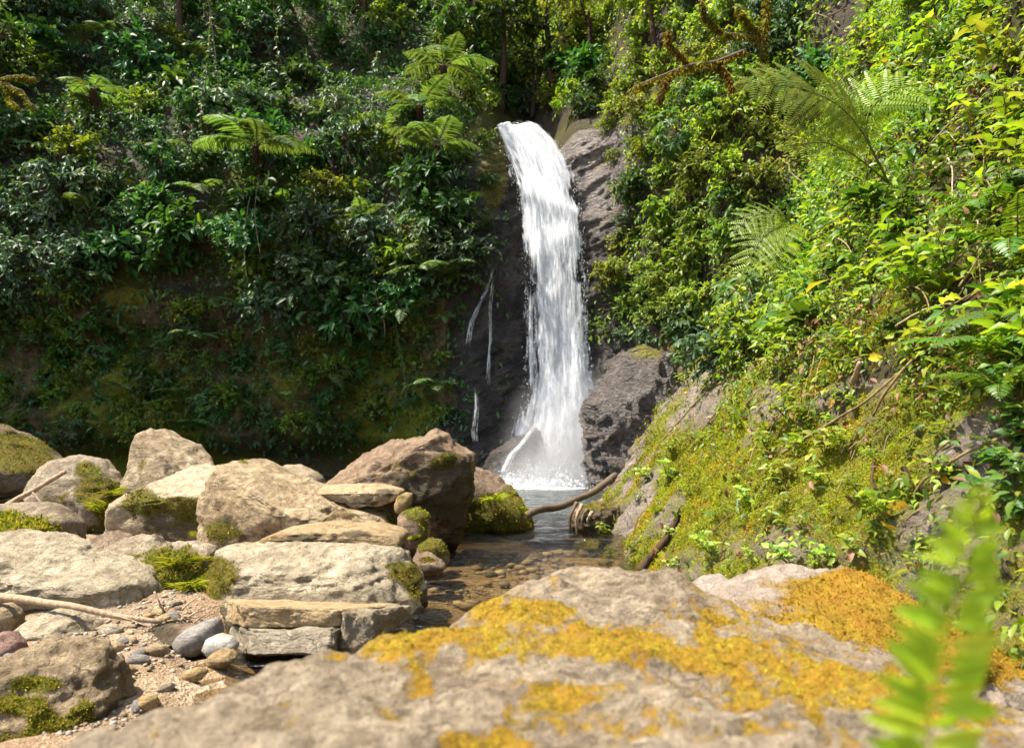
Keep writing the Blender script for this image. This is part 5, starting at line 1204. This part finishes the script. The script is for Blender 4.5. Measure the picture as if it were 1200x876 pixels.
# fallen leaves on the bank
def leaf_thing(px, py, L, W, mat, label, dirv, kind='oval', lift=.02, curl=0):
    p, n = bank_point(px, py, lift); a = Acc()
    put_leaves(a, np.zeros((1, 3)), np.array([dirv], float), (n + np.array([0, -.3, 0]))[None], L, W, kind)
    o = obj('fallen_leaf', a.mesh('fallen_leaf', M[mat])); o.location = p; tag(o, label, 'leaf')
leaf_thing(1052, 585, .27, .16, 'yellow_leaf', 'large yellow leaf hanging lowest with a dark hole', (.25, -.35, -1), 'heart', .06)
leaf_thing(1045, 580, .18, .12, 'leaf_lime', 'yellow-green leaf folded above the large yellow leaf', (.9, -.3, -.3), 'heart', .07)
leaf_thing(940, 618, .17, .09, 'dead_leaf', 'curled dry brown leaf on the lower mossy bank', (-.4, -.2, -1), 'oval', .03)
leaf_thing(1128, 540, .19, .055, 'dead_leaf', 'narrow dark brown leaf lying on the grey rock patch', (1, -.1, -.45), 'narrow', .02)
leaf_thing(1030, 422, .10, .07, 'yellow_leaf', 'small ochre leaf beside the broken brown stub', (.8, -.4, .2), 'oval', .1)
leaf_thing(965, 588, .11, .04, 'leaf_lime', 'pale curved leaf lying on moss beside the brown leaf', (1, -.2, .1), 'narrow', .02)
leaf_thing(880, 615, .10, .04, 'dead_leaf', 'thin tan leaf on moss near the tiny whitish fern', (-.7, -.1, -.8), 'narrow', .02)

for k in range(30):
    x, y = rng.uniform(760, 1110), rng.uniform(430, 665)
    h0 = hit(x, y, 'bank')
    if h0 is None or (x < 860 and y < 480 - (x - 760)): continue
    kind = ['dead_leaf', 'dead_leaf', 'yellow_leaf'][k % 3]; lb = ('dry brown' if kind == 'dead_leaf' else 'small yellowed') + ' fallen leaf ' + where_bank(x, y)
    L = rng.uniform(.05, .10); leaf_thing(x, y, L, L * .45, kind, lb, rng.normal(size=3) * .6 + np.array([0, -.3, -.5]), 'oval5', .035)
    C.objects[-1]['group'] = lb
# hanging vines on the dark cliff
def vine(px, y0, y1, d, label, leafy=1.0, sway=6):
    n = 14; ys = np.linspace(y0, y1, n); xs_ = px + sway * np.sin(np.linspace(0, 3, n) + px)
    V = np.array([P(x, y, d) for x, y in zip(xs_, ys)]); root = empty('hanging_vine', V[0]); tag(root, label, 'vine')
    a = Acc(); tube(a, V - V[0], .011, 5); obj('stem', a.mesh('stem', M['bark'] if leafy < .6 else M['twig']), root)
    k = int(60 * leafy * (y1 - y0) / 100)
    if k:
        a = Acc(); t = rng.uniform(0, 1, k) * (n - 1); i = np.minimum(t.astype(int), n - 2); f = (t - i)[:, None]; pos = V[i] * (1 - f) + V[i + 1] * f - V[0]
        dd = rng.normal(size=(k, 3)) * .7 + np.array([0, -.4, -.8]); put_leaves(a, pos, dd, np.array([0, -1, .5]) + rng.normal(size=(k, 3)) * .3, .15 * rng.uniform(.6, 1.3, k), .09, 'heart')
        obj('foliage', a.mesh('foliage', M['leaf_mid']), root)
for (px, y0, y1, d, lf, lb) in [(250, -20, 122, 18.6, .12, 'pale bare vine hanging straight down the dark cliff above the largest boulder'), (240, 20, 145, 18.7, 1.0, 'leafy vine twined beside the pale bare vine'), (443, 60, 160, 18.5, 1.2, 'leafy vine hanging on the dark cliff beside the tree ferns'),
                               (388, 90, 165, 18.7, 1.1, 'leafy vine in the middle of the dark cliff'), (305, 205, 300, 18.3, .1, 'bare brown stems hanging under the umbrella tree fern'), (292, 230, 330, 18.4, .1, 'bent bare stem hanging beside the brown stems'), (432, 345, 400, 18.8, .05, 'pale aerial root hanging low over the bare wall'),
                               (445, 340, 392, 18.8, .05, 'shorter aerial root beside the pale one'), (470, 380, 470, 19.2, .5, 'thin vine trailing down the bare wall beside the falls'), (330, 20, 75, 19.0, .6, 'short vine high above the umbrella tree fern')]:
    vine(px, y0, y1, d, lb, lf)

# trees on the heights: trunk and crown
def crown_mesh(seed, mat, R=1.6, clumps=14, L=.2):
    r = np.random.default_rng(seed); a = Acc()
    for k in range(clumps):
        c = r.normal(size=3); c = c / np.linalg.norm(c) * R * r.uniform(.35, 1.0) * np.array([1.1, 1.1, .7])
        lv, st = bush_mesh(seed * 50 + k, R=R * .48, twigs=16, per=9, L=L, W=L * .42)
        V = np.concatenate(lv.V) + c
        for f, m in zip(lv.F, lv.M): a.F.append(f + a.n); a.M.append(m)
        a.V.append(V); a.n += len(V)
        V = np.concatenate(st.V) + c
        for f in st.F: a.F.append(f + a.n); a.M.append(np.full(len(f), 1))
        a.V.append(V); a.n += len(V)
    return a.mesh('crown', [M[mat], M['bark']])
CR = {m: [crown_mesh(7 * i + j, m) for j in range(2)] for i, m in enumerate(['leaf_dark', 'leaf_mid', 'leaf_lime'])}
tr_me = []
for k in range(3):
    a = Acc(); tube(a, bez((.5 - .4 * k, 0, -3.2), (.5 - .3 * k, .1, -1.6), (0, 0, .2), 10) , np.linspace(.15, .05, 10), 8)
    for b in range(5):
        th = b * 1.3 + k; tube(a, bez((0, 0, -.5 + .12 * b), (.4 * math.cos(th), .4 * math.sin(th), .2), (1.1 * math.cos(th), 1.1 * math.sin(th), .5), 6), np.linspace(.04, .012, 6), 5)
    tr_me.append(a.mesh('trunk', M['bark'] if k == 1 else M['bark_dark']))
for (px, py, d, m, s, lb) in [(530, 12, 24, 'leaf_mid', 1.2, 'slender pale-trunked tree standing above the tree ferns'), (590, 15, 24.5, 'leaf_mid', 1.2, 'tree in the gap behind the waterfall lip, darker crown'), (640, 0, 25, 'leaf_lime', 1.1, 'lime crowned tree in the gap above the falls'), (690, 20, 23, 'leaf_lime', 1.0, 'bright crowned tree at the top of the sunlit slope'),
                           (330, -20, 24, 'leaf_dark', 1.3, 'dark tree at the top of the shaded cliff over the umbrella fern'), (210, -25, 24, 'leaf_dark', 1.2, 'dark tree at the top of the shaded cliff behind the bare vine'), (80, -15, 23.5, 'leaf_mid', 1.3, 'mid green tree at the top outer corner of the shaded cliff'), (430, -15, 25, 'leaf_mid', 1.2, 'tree at the cliff top beside the slender pale trunk'),
                           (760, -10, 19, 'leaf_lime', .9, 'lime crowned tree above the gold-mossed branches'), (-40, 60, 20, 'leaf_dark', 1.2, 'dark tree leaning in from the outer cliff edge'), (625, 70, 25.5, 'leaf_mid', .7, 'small tree at the back of the stream gap')]:
    root = empty('tree', P(px, py, d), (0, 0, rng.uniform(0, 6))); root.scale = (s,) * 3; tag(root, lb, 'tree')
    k = rng.integers(2); obj('crown', CR[m][k], root); obj('trunk', tr_me[1 if 'pale' in lb else (0, 2)[k % 2]], root)

# gold-mossed branches on the sunlit slope
def mossy_tree(label, limbs, d):
    root = empty('mossy_tree', P(*limbs[0][0], d)); tag(root, label, 'tree'); o = np.array(root.location)
    for j, L in enumerate(limbs):
        V = np.array([P(x, y, d - .3 * i / len(L)) for i, (x, y) in enumerate(L)]) - o; n = 16; tt = np.linspace(0, len(L) - 1, n)
        V = np.stack([np.interp(tt, np.arange(len(L)), V[:, c]) for c in range(3)], 1)
        V = V + np.linspace(0, 1, n)[:, None] * .16 * np.stack([fbm(V * 2.6 + 5 * c + j, 3, 7) for c in range(3)], 1)
        a = Acc(); r0 = .045 if j == 0 else .028; tube(a, V, np.linspace(r0, .02, n), 7)
        br = obj('trunk' if j == 0 else 'branch', a.mesh('branch', M['bark']), root)
        k = 1500; t = np.clip((n - 1.001) * (rng.integers(0, 9, k) / 9 + rng.normal(size=k) * .05), 0, n - 1.01); i = t.astype(int); f = (t - i)[:, None]; pos = V[i] * (1 - f) + V[i + 1] * f
        off = rng.normal(size=(k, 3)); off /= np.linalg.norm(off, axis=1, keepdims=True)
        a = Acc(); put_leaves(a, pos + off * .03 * rng.random((k, 1)), off * .6 + np.array([0, 0, -.9]), rng.normal(size=(k, 3)),   .075 * rng.uniform(.2, 1, k) ** 2 * 2.6, .010, 'simple')
        obj('moss', a.mesh('moss', M['moss_old' if 'gold' in label else 'moss_green']), br)
mossy_tree('crooked branches bearded with orange-gold moss on the sunlit slope', [[(872, 60), (840, 72), (808, 76), (785, 85), (755, 96), (735, 108)], [(808, 76), (795, 60), (783, 45), (778, 28)], [(785, 85), (776, 100), (770, 120)], [(840, 72), (850, 85), (856, 105)]], 13.3)
mossy_tree('upright mossy stems with yellow moss at the top of the sunlit slope', [[(893, 70), (895, 30), (900, -20)], [(895, 40), (878, 25), (865, 5)], [(895, 45), (850, 38), (826, 20), (820, -5)], [(850, 38), (835, 50), (825, 62)]], 12.6)
mossy_tree('gnarled yellow twigs jutting from the outer edge of the dark cliff', [[(-20, 95), (10, 98), (25, 108), (40, 130)], [(10, 98), (12, 115), (22, 128)], [(-10, 96), (20, 88), (42, 90)]], 17.2)

# ------------------------------------------------------------------ falls
fy = [146, 150, 165, 185, 215, 250, 300, 350, 400, 450, 500, 540, 572]
fl = [579, 580, 586, 594, 604, 613, 618, 620, 622, 620, 612, 603, 588]
for k in range(0): pass
fr_ = [628, 636, 652, 664, 674, 680, 683, 684, 686, 691, 698, 704, 714]
fd = [22.5, 20.55, 20.35, 20.15, 19.85, 19.6, 19.3, 19.1, 18.95, 18.8, 18.7, 18.6, 18.5]
def sheet(nu, nv, off, cover_fn, widen=1.0, seed=0, amp=.10):
    s = np.linspace(0, 1, nu); yv = np.concatenate([np.linspace(146, 150, 6), np.linspace(151, 572, nv - 6)])
    S, Y = np.meshgrid(s, yv, indexing='ij'); S = S.ravel(); Y = Y.ravel()
    l = np.interp(Y, fy, fl); r = np.interp(Y, fy, fr_); mid = (l + r) / 2; hw = (r - l) / 2 * widen
    X = mid + hw * (2 * S - 1); D = np.interp(Y, fy, fd) - off
    rays_ = np.stack([(X - 600) / 800, CT - (438 - Y) / 800 * ST, ST + (438 - Y) / 800 * CT], 1)
    V = np.array([0, 0, CAMZ]) + rays_ * (D / rays_[:, 1])[:, None]
    T = (Y - 146) / 426 * 10.5
    q = np.stack([S * 5, T * .45, S * 0 + seed], 1)
    bul = .22 * (1 - (2 * S - 1) ** 2)
    V[:, 1] -= bul * (.6 + .5 * fbm(np.stack([S * 1.5, T * .5, S * 0 + 9], 1), 3, seed + 30)) + .16 * np.exp(-((T - 1.9 - S * .8) / .35) ** 2) + .12 * np.exp(-((T - 4.0 + S) / .5) ** 2) + amp * 1.5 * fbm(q, 4, seed) + amp * .6 * fbm(q * np.array([2.2, 1.5, 1]), 4, seed + 4)
    V[:, 2] += .16 * fbm(np.stack([S * 4, S * 0, S * 0 + seed], 1), 3, 91) * np.exp(-T / .5)
    edge = 1 - np.abs(2 * S - 1) + .62 * fbm(np.stack([S * 5, T * .9, S * 0 + seed], 1), 4, seed + 60, .65) * sstep(.2, 2.0, T)
    return mesh('water_sheet', V, grid_faces(nu, nv), None or M['fall'], True, None, {'s': S * (1 + 0 * T), 't': T, 'k': np.full(len(S), seed * 3.3), 'cover': cover_fn(S, T, edge)})
wf = empty('waterfall', P(650, 568, 18.5)); tag(wf, 'tall white waterfall plunging down the wet rock into the pool', 'waterfall'); W0 = np.array(wf.location)
def rel(me):
    n = len(me.vertices); a = np.empty(n * 3, np.float32); me.vertices.foreach_get('co', a); a = a.reshape(-1, 3) - W0.astype(np.float32); me.vertices.foreach_set('co', a.ravel()); me.update(); return me
me = sheet(70, 260, 0, lambda S, T, e: -.20 + .46 * sstep(0, .55, e) + .14 * sstep(8.5, 10.2, T) - .30 * sstep(.09, 0, np.abs(S - .17 - .03 * np.sin(T * 1.3))) * sstep(3, 4.2, T) * sstep(9, 7.5, T) - .16 * sstep(.10, 0, np.abs(S - .05 - .05 * T)) * sstep(2.2, 1, T), 1.12, 1)
obj('water_sheet', rel(me), wf)
me = sheet(70, 260, .22, lambda S, T, e: -.12 + .20 * sstep(0, .3, e) + .06 * sstep(7, 10, T), 1.16, 2, .18); me.materials[0] = M['veil']; obj('water_sheet', rel(me), wf)
me = sheet(60, 200, .40, lambda S, T, e: -.14 + .14 * sstep(0, .3, e) + .16 * sstep(7.5, 10.3, T), 1.24, 5, .24); me.materials[0] = M['veil']; obj('water_sheet', rel(me), wf)
# spray drops around the sheet, splash at its foot
def spray():
    n = 1100; t = rng.random(n) ** .75; Y = 150 + 415 * t; l = np.interp(Y, fy, fl); r = np.interp(Y, fy, fr_)
    side = rng.random(n); X = np.where(side < .40, l + rng.normal(size=n) * (2 + 4 * t), np.where(side < .8, r + rng.normal(size=n) * (2 + 4 * t), l + (r - l) * rng.random(n)))
    D = np.interp(Y, fy, fd) - .3 - rng.random(n) * .5
    p = np.array([P(x, y, d) for x, y, d in zip(X, Y, D)])
    m = 9000; th = rng.uniform(0, 2 * np.pi, m); ra = np.abs(rng.normal(size=m)) * .85
    b = np.stack([1.15 + ra * np.cos(th) * 1.25, 18.15 - np.abs(ra * np.sin(th)) * .8, np.abs(rng.normal(size=m)) * .62 * np.exp(-ra * .7)], 1)
    p = np.concatenate([p, b]); k = len(p)
    d = np.array([0, 0, -1.0]) + rng.normal(size=(k, 3)) * np.where(np.arange(k) < n, .12, .8)[:, None]
    a = Acc(); L = rng.uniform(.02, .07, k) * np.where(np.arange(k) < n, 1, .6)
    put_leaves(a, p - W0, d, rng.normal(size=(k, 3)), L, .008 + .008 * rng.random(k), 'simple')
    m = 2600; th = rng.uniform(0, 2 * np.pi, m); ra = .25 + np.abs(rng.normal(size=m)) * .55
    b = np.stack([1.12 + ra * np.cos(th) * 1.35, 17.95 - np.abs(ra * np.sin(th)) * .9, np.abs(rng.normal(size=m)) * .42 * np.exp(-ra * .9)], 1)
    d = np.stack([np.cos(th) * .6, -np.abs(np.sin(th)) * .6, rng.uniform(-.4, 1.2, m)], 1); L = rng.uniform(.04, .13, m)
    put_leaves(a, b - W0, d, rng.normal(size=(m, 3)), L, L * .35, 'simple')
    obj('spray', a.mesh('spray', M['drops']), wf)
spray()
def ribbon(name, path, w, mat, cover, label, cat, seed):
    pts = np.array([P(x, y, d) for x, y, d in path]); n = 60; tt = np.linspace(0, len(path) - 1, n)
    c = np.stack([np.interp(tt, np.arange(len(path)), pts[:, k]) for k in range(3)], 1); ww = np.interp(tt, np.arange(len(path)), w)
    m = 12; s = np.linspace(0, 1, m); V = c[:, None] + np.stack([(s * 2 - 1)[None] * ww[:, None], -.12 * (1 - (2 * s - 1) ** 2)[None] * np.ones((n, 1)), np.zeros((n, m))], 2)
    V = V.reshape(-1, 3); S = np.tile(s, n); T = np.repeat(np.linspace(0, 1, n) * np.linalg.norm(pts[-1] - pts[0]) * 1.0, m)
    V[:, 1] -= .05 * fbm(V * 2, 3, seed)
    e = 1 - np.abs(2 * S - 1)
    o0 = pts[-1]
    o = obj(name, mesh(name, V - o0, grid_faces(n, m), M[mat], True, None, {'s': S, 't': T, 'k': np.full(len(S), seed * 2.1), 'cover': cover + .22 * sstep(0, .6, e) - .3 * (1 - sstep(0, .25, T / T.max()) * sstep(1.0, .8, T / T.max()))})); o.location = o0
    return tag(o, label, cat)
for pth, wd, lb in [([(587, 292, 18.95), (580, 312, 18.8), (571, 338, 18.7), (563, 356, 18.65), (553, 378, 18.55), (549, 402, 18.5), (547, 430, 18.45)], [.04, .06, .07, .06, .08, .07, .07], 'bright thin trickle slanting down dark rock beside the waterfall'),
                    ([(584, 305, 18.9), (577, 335, 18.72), (574, 365, 18.62), (575, 400, 18.55), (572, 440, 18.5), (573, 480, 18.45)], [.03, .05, .06, .05, .07, .08], 'straighter thin trickle falling between the slanting one and the waterfall'),
                    ([(556, 440, 18.45), (559, 478, 18.4), (556, 505, 18.35), (558, 528, 18.3)], [.05, .07, .09, .1], 'short lowest trickle on the dark rock above the overhanging boulder')]:
    ribbon('water_trickle', pth, [x * 1.5 for x in wd], 'trickle', -.185, lb, 'trickle', len(lb) % 7)
ribbon('water_trickle', [(630, 478, 17.9), (624, 503, 17.65), (611, 521, 17.5), (600, 533, 17.4), (593, 550, 17.35), (590, 563, 17.3)], [.06, .10, .16, .14, .2, .26], 'trickle', -.15, 'little white side cascade at the foot of the waterfall', 'cascade', 3)
ribbon('water_trickle', [(622, 320, 19.0), (622, 400, 18.75), (624, 470, 18.6)], [.06, .09, .12], 'trickle', -.12, 'separate thin white strand along the edge of the waterfall', 'trickle', 4)
# mist at the foot
V, F = ico(4)
for (x, y, d, r, lb) in [(652, 562, 17.5, (1.9, .9, 1.15), 'white mist low over the foot of the waterfall'), (672, 525, 17.6, (2.1, .8, 2.4), 'thin mist drifting past the grey outcrop')]:
    o = obj('mist', mesh('mist', V * np.array(r), F, M['mist' if 'white' in lb else 'mist_thin'])); o.location = P(x, y, d); tag(o, lb, 'mist', None, 'stuff')

# ------------------------------------------------------------------ light, world, camera
SUN = norm(np.array([-.46, -.10, .88]))
el = math.asin(SUN[2]); az = math.atan2(SUN[0], SUN[1])
w = bpy.data.worlds.new('World'); SC.world = w; w.use_nodes = True; nt = w.node_tree; nt.nodes.clear()
sky = nt.nodes.new('ShaderNodeTexSky'); sky.sky_type = 'NISHITA'; sky.sun_disc = False; sky.sun_elevation = el; sky.sun_rotation = az; sky.air_density = 1.0; sky.dust_density = 2.0
bg = nt.nodes.new('ShaderNodeBackground'); bg.inputs[1].default_value = .15; ou = nt.nodes.new('ShaderNodeOutputWorld')
nt.links.new(sky.outputs[0], bg.inputs[0]); nt.links.new(bg.outputs[0], ou.inputs[0])
sl = bpy.data.lights.new('sun', 'SUN'); sl.energy = 4.8; sl.angle = math.radians(1.0); sl.color = (1.0, .92, .79)
so = bpy.data.objects.new('sun', sl); C.objects.link(so); so.rotation_euler = Vector(SUN).to_track_quat('Z', 'Y').to_euler(); so.location = (0, 0, 30)
cd = bpy.data.cameras.new('camera'); co = bpy.data.objects.new('camera', cd); C.objects.link(co)
co.location = (0, 0, CAMZ); co.rotation_euler = (math.pi / 2 + TILT, 0, 0); cd.lens = 24; cd.sensor_width = 36; cd.clip_end = 500; cd.clip_start = .02
cd.dof.use_dof = True; cd.dof.focus_distance = 6.5; cd.dof.aperture_fstop = 2.3
SC.camera = co
SC.view_settings.view_transform = 'Standard'; SC.view_settings.look = 'None'; SC.view_settings.gamma = 1; SC.view_settings.exposure = 1.32; SC.view_settings.use_curve_mapping = False
SC.render.engine = 'CYCLES'; cy = SC.cycles
cy.max_bounces = 6; cy.diffuse_bounces = 3; cy.glossy_bounces = 2; cy.transmission_bounces = 4; cy.transparent_max_bounces = 10; cy.volume_bounces = 1
cy.use_denoising = True; cy.use_adaptive_sampling = True; cy.adaptive_threshold = .02
try: cy.denoiser = 'OPENIMAGEDENOISE'; cy.denoising_input_passes = 'RGB_ALBEDO_NORMAL'; cy.denoising_prefilter = 'ACCURATE'
except Exception: pass
cy.sample_clamp_indirect = 6; cy.caustics_reflective = False; cy.caustics_refractive = False
